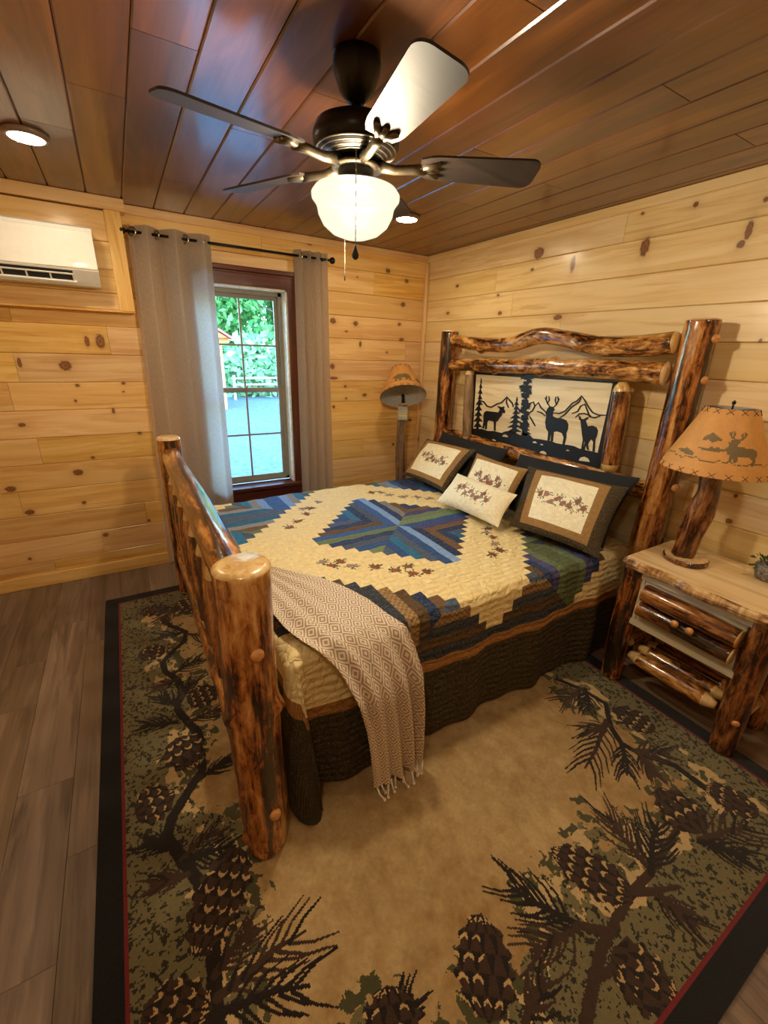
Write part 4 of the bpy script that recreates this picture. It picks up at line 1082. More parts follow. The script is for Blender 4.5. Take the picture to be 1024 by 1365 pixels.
pillow('small tan bordered cream pine cone pillow standing between the two larger ones', (-0.56, -1.32, 0.71), (-0.53, -1.76, 0.72), (-0.38, -1.745, 0.985), (-0.39, -1.285, 0.99), 0.05, [(0, 0, PT), (0.04, 0.035, PC)], True, 4)
pillow('small plain cream pine cone pillow lying in front of the others', (-0.765, -1.345, 0.705), (-0.735, -1.892, 0.71), (-0.57, -1.855, 0.875), (-0.575, -1.31, 0.87), 0.055, [(0, 0, PC)], True, 5)
pillow('large cream pine cone pillow with tan and dark borders nearest the nightstand', (-0.655, -1.90, 0.71), (-0.545, -2.405, 0.70), (-0.315, -2.35, 1.03), (-0.325, -1.695, 0.99), 0.06, [(0, 0, DKB), (0.06, 0.03, PT), (0.105, 0.075, PC)], True, 6)
# ------------------------------------------------------------------ nightstand
NX0, NX1, NY0, NY1, NT_ = -0.495, -0.022, -3.235, -2.487, 0.738
M['slab'] = wood('pale live edge slab', 1, [lin('#f5deab'), lin('#ecc88c'), lin('#c99f60')], stretch=(1.2, 14), rough=0.3, coat=0.4, var=0.03, auto_knots=0.03)
M['slab_edge'] = log_mat('live edge bark', [(0.3, lin('#4a2a14')), (0.45, lin('#94643a')), (0.6, lin('#cfa66c')), (0.75, lin('#e8cfa0'))], scale=(30, 5, 30))
M['whitewood'] = wood('pale grey whitewood', 1, [lin('#d9cdb6'), lin('#c7b99e'), lin('#a89878')], rough=0.4, var=0.03)
ns = thing('nightstand', 'rustic log nightstand with a live edge top and log faced drawer', 'nightstand', ((NX0 + NX1) / 2, (NY0 + NY1) / 2, 0.0))
rs = random.Random(4)
nn_ = 40; top_v = []; LC = []
prof_ = [(0.020, 0.0), (0.004, 0.012), (0.0, 0.028), (0.006, 0.044), (0.016, 0.054)]
ring = []
for i in range(nn_ + 1):
    t = i / nn_; y = NY1 + (NY0 - NY1) * t
    ring.append((NX0 + 0.008 * math.sin(t * 9) + 0.006 * math.sin(t * 23 + 1) + (0.02 if i in (0, nn_) else 0), y))
outl = ring + [(NX1, NY0), (NX1, NY1)]
V = []; F = []; MI = []
k = len(outl); cxm, cym = (NX0 + NX1) / 2, (NY0 + NY1) / 2
for (ins, z) in prof_:
    for i, (x, y) in enumerate(outl):
        fx = ins if i <= nn_ else 0.0; jit = 0.004 * mnoise.noise(Vector((x * 9, y * 30, z * 60))) if i <= nn_ else 0
        yy = y - ins if i == 0 or i == k - 1 else (y + ins if i in (nn_, nn_ + 1) else y)
        V.append((x + fx + jit, yy, NT_ - 0.054 + z)); LC.append((x, y, z))
for a in range(len(prof_) - 1):
    for i in range(k):
        j = (i + 1) % k; F.append((a * k + i, a * k + j, (a + 1) * k + j, (a + 1) * k + i)); MI.append(1)
F += [tuple(range(k))[::-1], tuple(range((len(prof_) - 1) * k, len(prof_) * k))]; MI += [0, 0]
ob('table_top', V, F, [M['slab'], M['slab_edge']], ns, False, MI, {'lc': LC}, fix=True)
LX, LXb, LYa, LYb = -0.405, -0.10, -2.545, -3.085
for (x, y, z, sd) in ((LX, LYa, RUGZ, 71), (LX, LYb, RUGZ, 72), (LXb, LYa, 0.0, 73), (LXb, LYb, 0.0, 74)):
    leg = log('leg', [(x, y, z), (x, y + 0.012, 0.35), (x, y + 0.016, NT_ - 0.054)], [0.050, 0.054, 0.055], LOGD if y < -3 else LOG, ns, sd, n=24, rough=0.04, bev=0.008, knots=[(3.5, 0.18, 0.03, 0.008), (5, 0.5, 0.03, 0.008)])
    if y < -3 and x < -0.3: plug(leg, (x - 0.045, y - 0.022, 0.20), (-0.8, -0.6, 0), 0.015, 0.006); 
# whitewood case
b = MB()
b.box((LX - 0.042, -3.045, 0.39), (LXb, -2.585, 0.418)); b.box((LX - 0.042, -3.045, 0.648), (LXb, -2.585, NT_ - 0.055))
b.box((LX - 0.028, -2.60, 0.415), (LXb, -2.585, 0.655)); b.box((LX - 0.028, -3.045, 0.415), (LXb, -3.03, 0.655)); b.box((LXb - 0.012, -3.03, 0.415), (LXb, -2.60, 0.655))
b.build('drawer_case', M['whitewood'], ns)
dr = MB().box((LX - 0.026, -3.027, 0.418), (LX - 0.008, -2.603, 0.652)).build('drawer', M['whitewood'], ns)
log('log_face', [(LX - 0.046, -2.614, 0.588), (LX - 0.046, -3.02, 0.578)], [0.044, 0.046, 0.043], LOGD, dr, 81, n=22, ends=('bevel', 'bevel'), bev=0.006, knots=[(3.0, 0.12, 0.015, 0.012), (2.6, 0.2, 0.014, 0.014)])
log('log_face', [(LX - 0.043, -2.608, 0.497), (LX - 0.043, -3.016, 0.488)], [0.040, 0.041, 0.039], LOGD, dr, 82, n=22, ends=('bevel', 'bevel'), bev=0.006)
for yy in (-2.80, -2.862):
    v, f = lathe([(0.007, 0.0), (0.008, 0.012), (0.015, 0.016), (0.017, 0.024), (0.012, 0.031), (0.001, 0.033)], (LX - 0.085, yy, 0.538), 14, (-1, 0, 0.1)); ob('knob', v, f, M['plug'], dr, True)
for k, (x, r) in enumerate(((-0.415, 0.036), (-0.325, 0.034), (-0.24, 0.034), (-0.155, 0.033))):
    log('shelf_log', [(x, LYa - 0.07, 0.205 + 0.006 * (k % 2)), (x, LYb + 0.07, 0.205)], [r, r * 1.05, r], LOGG if k < 2 else LOG, ns, 90 + k, n=18, ends=('tenon', 'tenon'), tenon=0.05, tr=0.5)
for y in (LYa, LYb):
    log('side_rail', [(LX + 0.05, y, 0.20), (LXb - 0.05, y, 0.20)], [0.03, 0.032], LOG, ns, 97, n=16, ends=('tenon', 'tenon'), tenon=0.05)
    log('side_rail', [(LX + 0.05, y + 0.0, 0.57), (LXb - 0.05, y + 0.0, 0.57)], [0.035, 0.035], LOG, ns, 98, n=16, ends=('tenon', 'tenon'), tenon=0.05)

# ------------------------------------------------------------------ lamps
def shade_mat():
    m = NT('parchment lamp shade')
    c = m.n('ShaderNodeAttribute', attribute_name='Col').outputs['Color']; u = m.n('ShaderNodeAttribute', attribute_name='uvw').outputs['Vector']
    f = m.noise(u, 130, 4, 0.7); f2 = m.noise(u, 16, 3)
    hs = m.n('ShaderNodeHueSaturation'); m.L.new(c, hs.inputs['Color']); m.put(hs.inputs['Value'], m.math('MULTIPLY_ADD', m.math('ADD', f, f2), 0.45, 0.55))
    m.set(Base_Color=hs.outputs[0], Roughness=0.6); return m.mat
M['shade'] = shade_mat(); M['shade_in'] = plain('pale shade lining', '#b9b3ab', 0.8); M['lace'] = plain('dark leather lacing', '#5a2c18', 0.7)
SH = cnum('#c98f4a'); SP = cnum('#6f5a36')
def to_unit(poly):
    P = np.array(poly, float); lo, hi = P.min(0), P.max(0); return [((p[0] - lo[0]) / (hi[0] - lo[0]), 1 - (p[1] - lo[1]) / (hi[1] - lo[1])) for p in P]
buck_n = to_unit(BUCK)
BEAR = [(0.02, .55), (0.0, .48), (0.1, .42), (0.16, .45), (0.2, .3), (0.17, .02), (0.27, .02), (0.31, .25), (0.36, .3), (0.4, .02), (0.5, .02), (0.5, .32), (0.68, .36), (0.7, .02), (0.8, .02), (0.82, .25), (0.88, .2), (0.88, .02), (0.98, .02), (1.0, .6), (0.92, .88), (0.75, .98), (0.5, .92), (0.35, .98), (0.22, .85), (0.15, .75), (0.1, .78), (0.08, .68)]
CABIN = [(0.0, .35), (0.08, .6), (0.35, 1.0), (0.72, .62), (1.0, .35), (0.7, .22), (0.55, .0), (0.3, .2), (0.04, .1)]
def lamp_shade(root, c, axis, r0, r1, h, face, motifs, name='lamp_shade'):
    """truncated cone; face = direction (xy) of the printed side; motifs = [(poly, u centre, v low, width, height, flip)] in metres on the cone"""
    u_, w_, d_ = frame(axis); c = Vector(c); fd = Vector((face[0], face[1], 0)); fd -= d_ * fd.dot(d_); fd.normalize(); sd = d_.cross(fd)
    n, mv = 220, 56; V = []; UV = []
    rad = lambda t: r0 + (r1 - r0) * t
    for i in range(n + 1):
        a = -math.pi + 2 * math.pi * i / n
        for j in range(mv + 1):
            t = j / mv; V.append(c + d_ * (h * t) + (fd * math.cos(a) + sd * math.sin(a)) * rad(t)); UV.append((a * 0.2, t * h, 0))
    ac = (np.arange(n) + 0.5) / n * 2 * math.pi - math.pi; tc = (np.arange(mv) + 0.5) / mv
    Ac, Tc = np.meshgrid(ac, tc, indexing='ij'); Rm = r0 + (r1 - r0) * Tc
    Xs = Ac * (r0 * 0.65 + r1 * 0.35); Ys = Tc * h
    col = np.zeros(Ac.shape + (3,)); col[:] = SH
    line = lambda x: 0.235 * h + 0.004 * np.sin(x * 60) + 0.003 * np.sin(x * 170)
    col[np.abs(Ys - line(Xs)) < 0.0022] = SP * 0.7
    for (poly, uc_, vl, wd, hh, fl) in motifs:
        px_ = (Xs - uc_) / wd + 0.5; py_ = (Ys - vl) / hh
        if fl: px_ = 1 - px_
        col[in_poly(px_, py_, poly)] = SP
        if poly is buck_n:
            for an in ANT:
                bb = np.array(BUCK); lo, hi = bb.min(0), bb.max(0)
                q = [((x - lo[0]) / (hi[0] - lo[0]), 1 - (y - lo[1]) / (hi[1] - lo[1])) for x, y in an]
                for e0, e1 in zip(q[:-1], q[1:]):
                    d, _ = seg_dist(px_ * wd, py_ * hh, (e0[0] * wd, e0[1] * hh), (e1[0] * wd, e1[1] * hh)); col[d < 0.0035] = SP
    sh = ob(name, [tuple(v) for v in V], grid_faces(n, mv), M['shade'], root, True, attrs={'uvw': UV}, facecol=col.reshape(-1, 3))
    # lining
    Vi = [c + d_ * (h * t) + (fd * math.cos(a) + sd * math.sin(a)) * (rad(t) - 0.0025) for a in np.linspace(0, 2 * math.pi, 49) for t in (0, 1)]
    ob('lining', [tuple(v) for v in Vi], np.array([[2 * i, 2 * i + 1, 2 * i + 3, 2 * i + 2] for i in range(48)]), M['shade_in'], sh, True)
    # cross stitched lacing at both rims
    for (t, cnt, sg) in ((0.0, 22, 1), (1.0, 13, -1)):
        for k in range(cnt):
            a0 = 2 * math.pi * k / cnt
            b = MB()
            for s1 in (-1, 1):
                pts = []
                for q in (0.0, 0.5, 1.0):
                    a = a0 + s1 * (q - 0.5) * 0.14 * (0.2 / max(rad(t), 0.1)) * 0.9; tt = t + sg * 0.075 * q
                    pts.append(c + d_ * (h * tt) + (fd * math.cos(a) + sd * math.sin(a)) * (rad(tt) + 0.0012))
                b.tube(pts, 0.0012, 5)
            b.build('lacing', M['lace'], sh, True)
    b = MB().tube([c + d_ * (h * 0.5) - fd * 0.001, c + d_ * (h + 0.012)], 0.004, 8)
    for k in range(3):
        a = 2 * math.pi * k / 3; b.tube([c + d_ * (h - 0.01), c + d_ * (h - 0.004) + (fd * math.cos(a) + sd * math.sin(a)) * (r1 - 0.002)], 0.0018, 6)
    b.lathe([(0.001, 0.012), (0.007, 0.016), (0.008, 0.024), (0.001, 0.032)], c + d_ * h, 12, axis=d_)
    b.build('harp', M['black_metal'], sh, True)
    return sh
LPX, LPY = -0.252, -2.664
lamp = thing('table_lamp', 'table lamp with a gnarled wood trunk and deer printed parchment shade', 'lamp', (LPX, LPY, NT_))
b = MB(); nb = 40; V = []; LC = []; F = []; MI = []
rows = [(0.090, 0.0), (0.096, 0.006), (0.095, 0.020), (0.090, 0.026)]
for (r, z) in rows:
    for j in range(nb):
        a = 2 * math.pi * j / nb; rr = r * (1 + 0.06 * mnoise.noise(Vector((math.cos(a) * 2, math.sin(a) * 2, 3))) + 0.02 * mnoise.noise(Vector((math.cos(a) * 8, math.sin(a) * 8, z * 90))))
        V.append((LPX + rr * math.cos(a), LPY + rr * math.sin(a), NT_ + z)); LC.append((rr * math.cos(a), rr * math.sin(a), z))
for i in range(3):
    for j in range(nb): F.append((i * nb + j, i * nb + (j + 1) % nb, (i + 1) * nb + (j + 1) % nb, (i + 1) * nb + j)); MI.append(0)
F += [tuple(range(nb))[::-1], tuple(range(3 * nb, 4 * nb))]; MI += [1, 1]
ob('base', V, F, [M['log_dark'], M['log_end']], lamp, False, MI, {'lc': LC})
log('trunk', [(LPX - 0.005, LPY + 0.012, NT_ + 0.024), (LPX - 0.002, LPY + 0.004, NT_ + 0.16), (LPX + 0.004, LPY - 0.008, NT_ + 0.32), (LPX, LPY, NT_ + 0.47)], [0.047, 0.044, 0.052, 0.045, 0.04], LOGD, lamp, 101, n=40, step=0.008, rough=0.14, ends=('flat', 'flat'),
    knots=[(3.6, 0.2, 0.03, 0.014), (4.4, 0.12, 0.025, 0.012), (3.0, 0.32, 0.03, 0.014), (4.0, 0.38, 0.03, 0.01)])
MB().lathe([(0.012, 0.0), (0.018, 0.006), (0.018, 0.05), (0.012, 0.055)], (LPX, LPY, NT_ + 0.47), 16).build('socket', M['black_metal'], lamp, True)
fdir = (CAM[0] - LPX, CAM[1] - LPY)
lamp_shade(lamp, (LPX, LPY, NT_ + 0.462), (0, 0, 1), 0.21, 0.095, 0.27, fdir,
           [(buck_n, 0.085, 0.058, 0.125, 0.10, False), (CABIN, -0.035, 0.135, 0.085, 0.04, False), ([(0, .3), (.3, .1), (.7, 0), (1, .5), (.98, .9), (.85, .7), (.7, 1), (.6, .6), (.5, .95), (.4, .6), (.2, .6)], -0.03, 0.10, 0.11, 0.022, False), ([(0, .4), (.2, .8), (.4, .7), (.5, 1), (.7, .8), (1, .5), (1, 0), (.7, .05), (.3, .3)], -0.125, 0.07, 0.085, 0.03, False)])

FLX, FLY = -0.375, -0.27
fl = thing('floor_lamp', 'tall log floor lamp with a tilted bear printed shade in the corner', 'lamp', (FLX, FLY, 0.0))
V, f = lathe([(0.14, 0.0), (0.15, 0.01), (0.148, 0.04), (0.135, 0.05), (0.01, 0.05)], (FLX, FLY, 0.0), 36); o = ob('base', V, f, M['log_end'], fl, False)
log('pole', [(FLX, FLY, 0.048), (FLX + 0.01, FLY, 0.5), (FLX - 0.006, FLY, 0.8), (FLX, FLY, 1.225)], [0.05, 0.047, 0.042, 0.04], LOGF, fl, 111, n=22, rough=0.08, knots=[(3.8, 0.72, 0.03, 0.012), (5.2, 0.78, 0.025, 0.01)])
axd = Vector((0.20, 0.52, 0.83)).normalized()
MB().tube([(FLX, FLY, 1.22), (FLX, FLY, 1.27), Vector((FLX, FLY, 1.27)) + axd * 0.03], 0.014, 12).build('socket', M['black_metal'], fl, True)
lamp_shade(fl, Vector((FLX, FLY, 1.27)) + axd * 0.012, axd, 0.205, 0.085, 0.27, (CAM[0] - FLX, CAM[1] - FLY), [(BEAR, 0.0, 0.06, 0.17, 0.085, False), (BEAR, 0.17, 0.06, 0.09, 0.05, False)])
tg = Vector((FLX - 0.035, FLY - 0.062, 1.215))
M['tag'] = plain('clear plastic tag', '#a9a596', 0.3); M['tag_label'] = plain('yellow label', '#d3c56a', 0.5)
td = Vector((0.86, -0.51, 0)); tn_ = Vector((-0.51, -0.86, 0))
def tagbox(o0, w, h, t0, t1):
    v = [o0 + td * a + Vector((0, 0, zz)) + tn_ * q for q in (t0, t1) for (a, zz) in ((-w / 2, 0), (w / 2, 0), (w / 2, h), (-w / 2, h))]
    return v, [(0, 1, 2, 3), (7, 6, 5, 4), (0, 4, 5, 1), (1, 5, 6, 2), (2, 6, 7, 3), (3, 7, 4, 0)]
v, f = tagbox(Vector((FLX, FLY, 1.085)) + tn_ * 0.044, 0.085, 0.115, 0.0, 0.002); tgo = ob('hang_tag', v, f, M['tag'], fl, fix=True)
v, f = tagbox(Vector((FLX, FLY, 1.115)) + tn_ * 0.0465, 0.062, 0.012, 0.0, 0.0006); ob('label_strip', v, f, M['tag_label'], tgo, fix=True)
v, f = tagbox(Vector((FLX, FLY, 1.138)) + tn_ * 0.0465, 0.062, 0.005, 0.0, 0.0006); ob('label_strip', v, f, M['tag_label'], tgo, fix=True)

# ------------------------------------------------------------------ potted plant
PX, PY = -0.115, -2.945
pp = thing('potted_plant', 'small leafy plant in a grey textured pot on the nightstand', 'plant', (PX, PY, NT_))
V = []; F = []; n = 40
pr_ = [(0.036, 0.0), (0.044, 0.004), (0.052, 0.03), (0.056, 0.06), (0.054, 0.07), (0.048, 0.07), (0.046, 0.055), (0.001, 0.055)]
M['pot'] = plain('grey bark textured pot', '#8d8580', 0.9, nscale=120, noise_amt=0.45, bump=1.0)
MB().lathe(pr_, (PX, PY, NT_), n).build('pot', M['pot'], pp, True)
M['leaf'] = plain('plant leaf', '#4a6a34', 0.5, noise_amt=0.4, nscale=15); M['leaf2'] = plain('dark plant leaf', '#2f4a30', 0.5, noise_amt=0.4, nscale=15)
rp = random.Random(8)
for k in range(46):
    a = rp.uniform(0, 6.28); e = rp.uniform(-0.3, 1.2); l = rp.uniform(0.03, 0.075)
    if math.cos(a) > 0.3: l *= 0.6
    c = Vector((PX, PY, NT_ + 0.07)); d = Vector((math.cos(a) * math.cos(e), math.sin(a) * math.cos(e), math.sin(e) * 0.8))
    tip = c + d * l + Vector((math.cos(a), math.sin(a), 0)) * 0.028
    u, w, dd = frame(d); s = rp.uniform(0.009, 0.015)
    v = [tip - dd * s, tip - dd * s * 0.2 + u * s * 0.8, tip + dd * s * 0.9, tip - dd * s * 0.2 - u * s * 0.8, tip - dd * s * 0.1 + w * s * 0.3]
    ob('leaf', v, [(0, 1, 4), (1, 2, 4), (2, 3, 4), (3, 0, 4)], M['leaf'] if k % 3 else M['leaf2'], pp, True)
b = MB()
for k in range(9):
    a = rp.uniform(0, 6.28); b.tube([(PX, PY, NT_ + 0.05), (PX + math.cos(a) * 0.03, PY + math.sin(a) * 0.03, NT_ + 0.085), (PX + math.cos(a) * 0.05, PY + math.sin(a) * 0.05, NT_ + 0.10)], 0.0012, 5)
b.build('stems', M['leaf'], pp, True)

# ------------------------------------------------------------------ rug
RX0, RX1, RY0, RY1 = -2.815, -0.352, -3.49, -0.447
RS = 0.0037
nx, ny = int((RX1 - RX0) / RS), int((RY1 - RY0) / RS)
xg = np.linspace(RX0, RX1, nx + 1); yg = np.linspace(RY0, RY1, ny + 1)
xc, yc = (xg[:-1] + xg[1:]) / 2, (yg[:-1] + yg[1:]) / 2
Xc, Yc = np.meshgrid(xc, yc, indexing='ij')
rs_ = np.random.RandomState(1)
def vnoise(X, Y, sc, seed):
    """tileless value noise"""
    g = np.random.RandomState(seed).rand(64, 64); x = (X * sc) % 64; y = (Y * sc) % 64
    x0 = np.floor(x).astype(int) % 64; y0 = np.floor(y).astype(int) % 64; fx = x - np.floor(x); fy = y - np.floor(y); fx = fx * fx * (3 - 2 * fx); fy = fy * fy * (3 - 2 * fy); x1 = (x0 + 1) % 64; y1 = (y0 + 1) % 64
    return (g[x0, y0] * (1 - fx) + g[x1, y0] * fx) * (1 - fy) + (g[x0, y1] * (1 - fx) + g[x1, y1] * fx) * fy
def fbm(X, Y, sc, seed): return sum(vnoise(X, Y, sc * 2 ** k, seed + k) * 0.5 ** (k + 1) for k in range(4)) / 0.9375
RT = cnum('#b58d54'); RT2 = cnum('#96703a'); RT3 = cnum('#c7a875'); OL = cnum('#776c48'); OLD = cnum('#2a2618'); BRN = cnum('#402a1b'); BRN2 = cnum('#1f140d'); BLK = cnum('#0d0c0d'); RED = cnum('#7a1d22'); GRN = cnum('#4d4a2a')
n1 = fbm(Xc, Yc, 2.2, 3); n2 = fbm(Xc, Yc, 26, 9); n3 = vnoise(Xc, Yc, 95, 5) * 0.6 + vnoise(Xc, Yc, 190, 6) * 0.4
rug = RT2 + (RT3 - RT2) * np.clip((0.62 * n1 + 0.38 * n2 - 0.30) * 2.3, 0, 1)[..., None]
de = np.minimum(np.minimum(Xc - RX0, RX1 - Xc), np.minimum(Yc - RY0, RY1 - Yc))
fieldm = de + (fbm(Xc, Yc, 5, 20) - 0.5) * 0.42 + (n2 - 0.5) * 0.10
olv = fieldm < 0.40
rug[olv] = OL; rug[olv & (n3 > 0.62 - 0.5 * np.clip(0.14 - de, 0, 0.1))] = OLD
rug[olv & (fieldm > 0.33) & (n2 > 0.5)] = RT3
rug[(fieldm < 0.48) & (fieldm > 0.40) & (n2 > 0.52)] = GRN
height = np.zeros(Xc.shape)
def region(pts, pad):
    P = np.array(pts); i0 = int(max(0, (P[:, 0].min() - pad - RX0) / RS)); i1 = int(min(nx, (P[:, 0].max() + pad - RX0) / RS + 1)); j0 = int(max(0, (P[:, 1].min() - pad - RY0) / RS)); j1 = int(min(ny, (P[:, 1].max() + pad - RY0) / RS + 1))
    return (slice(i0, max(i0, i1)), slice(j0, max(j0, j1)))
def fp(p): q = atz(p[0], p[1], RUGZ); return (q[0], q[1])
def line_w(pts, w0, w1, c, hgt=0.002):
    k = len(pts) - 1
    for i in range(k):
        sl = region([pts[i], pts[i + 1]], 0.03)
        if Xc[sl].size == 0: continue
        d, t = seg_dist(Xc[sl], Yc[sl], pts[i], pts[i + 1]); tt = (i + t) / k
        mk = d < (w0 + (w1 - w0) * tt) * (0.8 + 0.5 * n2[sl])
        rug[sl][mk] = c; height[sl][mk] = hgt
def spray(base, tip, nn=9, spread=0.85, ln=0.17, seed=0, c=BRN):
    """feathered spray of long needles on a spine"""
    r = random.Random(seed); b0, t0 = np.array(base), np.array(tip); d = t0 - b0; L = np.hypot(*d); d /= L; n = np.array([-d[1], d[0]])
    line_w([tuple(b0), tuple(b0 + d * L * 0.5 + n * 0.01), tuple(b0 + d * L * 0.8)], 0.011, 0.004, c)
    for i in range(nn):
        s = 0.1 + 0.65 * i / nn
        for sg in (-1, 1):
            p = b0 + d * L * s; a = spread * (1 - 0.55 * s) * sg * r.uniform(0.8, 1.15); l = ln * r.uniform(0.7, 1.05) * (1.0 - 0.15 * s)
            dd = d * math.cos(a) + n * math.sin(a); d2 = d * math.cos(a * 0.55) + n * math.sin(a * 0.55)
            m1 = p + dd * l * 0.5; e = m1 + d2 * l * 0.5
            line_w([tuple(p), tuple(m1), tuple(e)], 0.0056, 0.0022, c if r.random() > 0.25 else BRN2, 0.0015)
def cone(c0, c1, hw, seed=0):
    a = np.array(c0); b = np.array(c1); d = b - a; L = np.hypot(*d); d /= L; n = np.array([-d[1], d[0]]); sl = region([a, b], hw + 0.03)
    if Xc[sl].size == 0: return
    X, Y = Xc[sl], Yc[sl]; s = ((X - a[0]) * d[0] + (Y - a[1]) * d[1]) / L; t = ((X - a[0]) * n[0] + (Y - a[1]) * n[1]) / hw
    env = np.sqrt(np.clip(1 - (2 * s - 1.0) ** 2, 0, 1)) * (1.08 - 0.25 * s)
    rows = max(4, int(L / 0.042)); q = s * rows; ri = np.floor(q); fr = q - ri
    tt = t * 1.9 / np.maximum(env, 0.25) + 0.5 * (ri % 2); ct = np.abs(tt - np.round(tt))
    jag = 0.16 * np.cos(q * 2 * math.pi + 1.0 * np.sign(t)) + 0.08 * (vnoise(X, Y, 40, seed + 3) - 0.5)
    mk = (np.abs(t) < env + jag * 0.6) & (s > -0.02) & (s < 1.02)
    col = np.where((ct * 2 + fr * 0.5 > 0.85)[..., None], BRN2, BRN)
    hi = (np.abs(fr - 0.80 + 2.2 * ct ** 2) < 0.11 + 0.08 * (vnoise(X, Y, 60, seed) - 0.5)) & (ct < 0.34) & (vnoise(X, Y, 22, seed) > 0.28)
    col = np.where(hi[..., None], cnum('#c3a069'), col)
    rug[sl][mk] = col[mk]; height[sl][mk] = 0.002
F_ = lambda *pts: [fp(p) for p in pts]
BRW = 0.016
# left vine
line_w(F_((217, 825), (227, 834), (248, 842), (246, 854), (230, 868), (217, 883), (220, 895), (236, 905), (242, 919), (236, 945), (250, 962), (265, 977), (270, 1026), (255, 1048), (230, 1088), (222, 1115), (244, 1146), (266, 1177), (284, 1215), (284, 1283), (288, 1364)), 0.013, 0.02, BRN2)
for k, (b0, t0) in enumerate([((248, 842), (205, 848)), ((250, 845), (300, 852)), ((232, 897), (278, 872)), ((236, 905), (192, 922)), ((236, 940), (205, 922)), ((243, 930), (262, 900)), ((235, 962), (178, 968)), ((252, 962), (310, 938)), ((270, 1035), (318, 1005)), ((244, 1145), (302, 1095)), ((246, 1150), (330, 1122)), ((250, 1165), (186, 1185)), ((235, 1130), (180, 1122)), ((290, 1330), (432, 1222)), ((292, 1350), (440, 1305)), ((286, 1300), (352, 1220)), ((285, 1364), (200, 1330))]):
    L = math.dist(fp(b0), fp(t0)); spray(fp(b0), fp(t0), 6, 0.8, min(0.2, 0.6 * L), k, BRN if k % 2 else BRN2)
for k, (c0, c1, hw) in enumerate([((190, 812), (224, 814), 0.075), ((236, 806), (262, 812), 0.075), ((184, 872), (224, 866), 0.07), ((250, 935), (292, 918), 0.08), ((234, 985), (262, 1022), 0.085), ((180, 1085), (232, 1055), 0.085), ((318, 1130), (262, 1275), 0.085), ((190, 1350), (280, 1345), 0.07)]):
    cone(fp(c0), fp(c1), hw, k + 40)
# right vine
line_w(F_((781, 1364), (785, 1340), (790, 1318), (802, 1265), (822, 1224), (843, 1189), (869, 1160), (893, 1124), (905, 1100)), 0.017, 0.010, BRN)
line_w(F_((805, 1240), (776, 1234), (752, 1224)), 0.014, 0.008, BRN); line_w(F_((843, 1189), (870, 1188), (905, 1182)), 0.014, 0.007, BRN); line_w(F_((800, 1300), (822, 1290)), 0.013, 0.01, BRN)
line_w(F_((742, 905), (775, 918), (808, 938), (814, 968), (828, 990), (850, 1003), (900, 1020), (940, 1050)), 0.010, 0.015, BRN2)
for k, (b0, t0) in enumerate([((770, 1232), (655, 1165)), ((772, 1234), (690, 1275)), ((866, 1158), (795, 1066)), ((868, 1165), (880, 1080)), ((868, 1188), (950, 1250)), ((934, 1120), (1022, 1098)), ((934, 1122), (1015, 1150)), ((808, 960), (772, 1042)), ((812, 966), (770, 975)), ((828, 990), (838, 1045)), ((845, 1000), (905, 1005)), ((775, 918), (740, 940)), ((780, 918), (785, 955)), ((850, 1003), (880, 1045)), ((700, 1364), (735, 1290)), ((500, 1400), (562, 1310))]):
    L = math.dist(fp(b0), fp(t0)); spray(fp(b0), fp(t0), 7, 0.85, min(0.19, 0.6 * L), k + 70, BRN if k % 3 else BRN2)
for k, (c0, c1, hw) in enumerate([((652, 1360), (640, 1219), 0.085), ((843, 1195), (736, 1133), 0.075), ((815, 1275), (905, 1335), 0.085), ((936, 1110), (878, 1050), 0.095), ((1012, 1085), (940, 1048), 0.07), ((872, 975), (818, 942), 0.075), ((530, 1420), (516, 1315), 0.08)]):
    cone(fp(c0), fp(c1), hw, k + 20)
# far border, mostly hidden by the bed: the same vine turned round
for k in range(5):
    x = -0.9 - k * 0.38; y = -0.74 + 0.05 * (k % 2)
    cone((x, y), (x + 0.2, y + 0.04), 0.075, 60 + k); spray((x, y), (x - 0.2, y + 0.05), 7, 0.8, 0.13, 90 + k); spray((x, y), (x - 0.12, y - 0.16), 7, 0.8, 0.13, 95 + k)
for k in range(4):
    y = -0.85 - k * 0.42; x = -0.62
    cone((x, y), (x + 0.03, y - 0.18), 0.07, 80 + k); spray((x, y), (x - 0.17, y + 0.08), 7, 0.8, 0.13, 110 + k)
fine = (n3 - 0.5)
rug *= (1 + 0.22 * fine)[..., None]
band = de < 0.073
rug[band] = BLK; height[band] = 0
rl = (de >= 0.073) & (de < 0.073 + 0.012 + 0.004 * (n2 - 0.5)); rug[rl] = RED; height[rl] = 0.0
zf = RUGZ - 0.002 + height
zp = np.zeros((nx + 1, ny + 1)); cnt = np.zeros_like(zp)
for dx in (0, 1):
    for dy in (0, 1): zp[dx:nx + dx, dy:ny + dy] += zf; cnt[dx:nx + dx, dy:ny + dy] += 1
zp /= cnt; zp += 0.0006 * (np.random.RandomState(2).rand(*zp.shape) - 0.5)
Xg, Yg = np.meshgrid(xg, yg, indexing='ij')
V = np.stack([Xg, Yg, zp], -1).reshape(-1, 3); Fc = grid_faces(nx, ny)
bd = [i * (ny + 1) for i in range(nx + 1)] + [nx * (ny + 1) + j for j in range(1, ny + 1)] + [i * (ny + 1) + ny for i in range(nx - 1, -1, -1)] + [j for j in range(ny - 1, 0, -1)]
N0 = len(V); low_ = V[bd].copy(); low_[:, 2] = 0.0005
kb = len(bd); sd_ = np.array([[bd[i], N0 + i, N0 + (i + 1) % kb, bd[(i + 1) % kb]] for i in range(kb)])
M['rug'] = attr_mat('woven rug pile', rough=0.95, print_amt=0.17, nscale=260, bump=0.9, bscale=34, sheen=0.15, bdist=0.005)
uvw = np.vstack([V * [1, 1, 0], low_ * [1, 1, 0]])
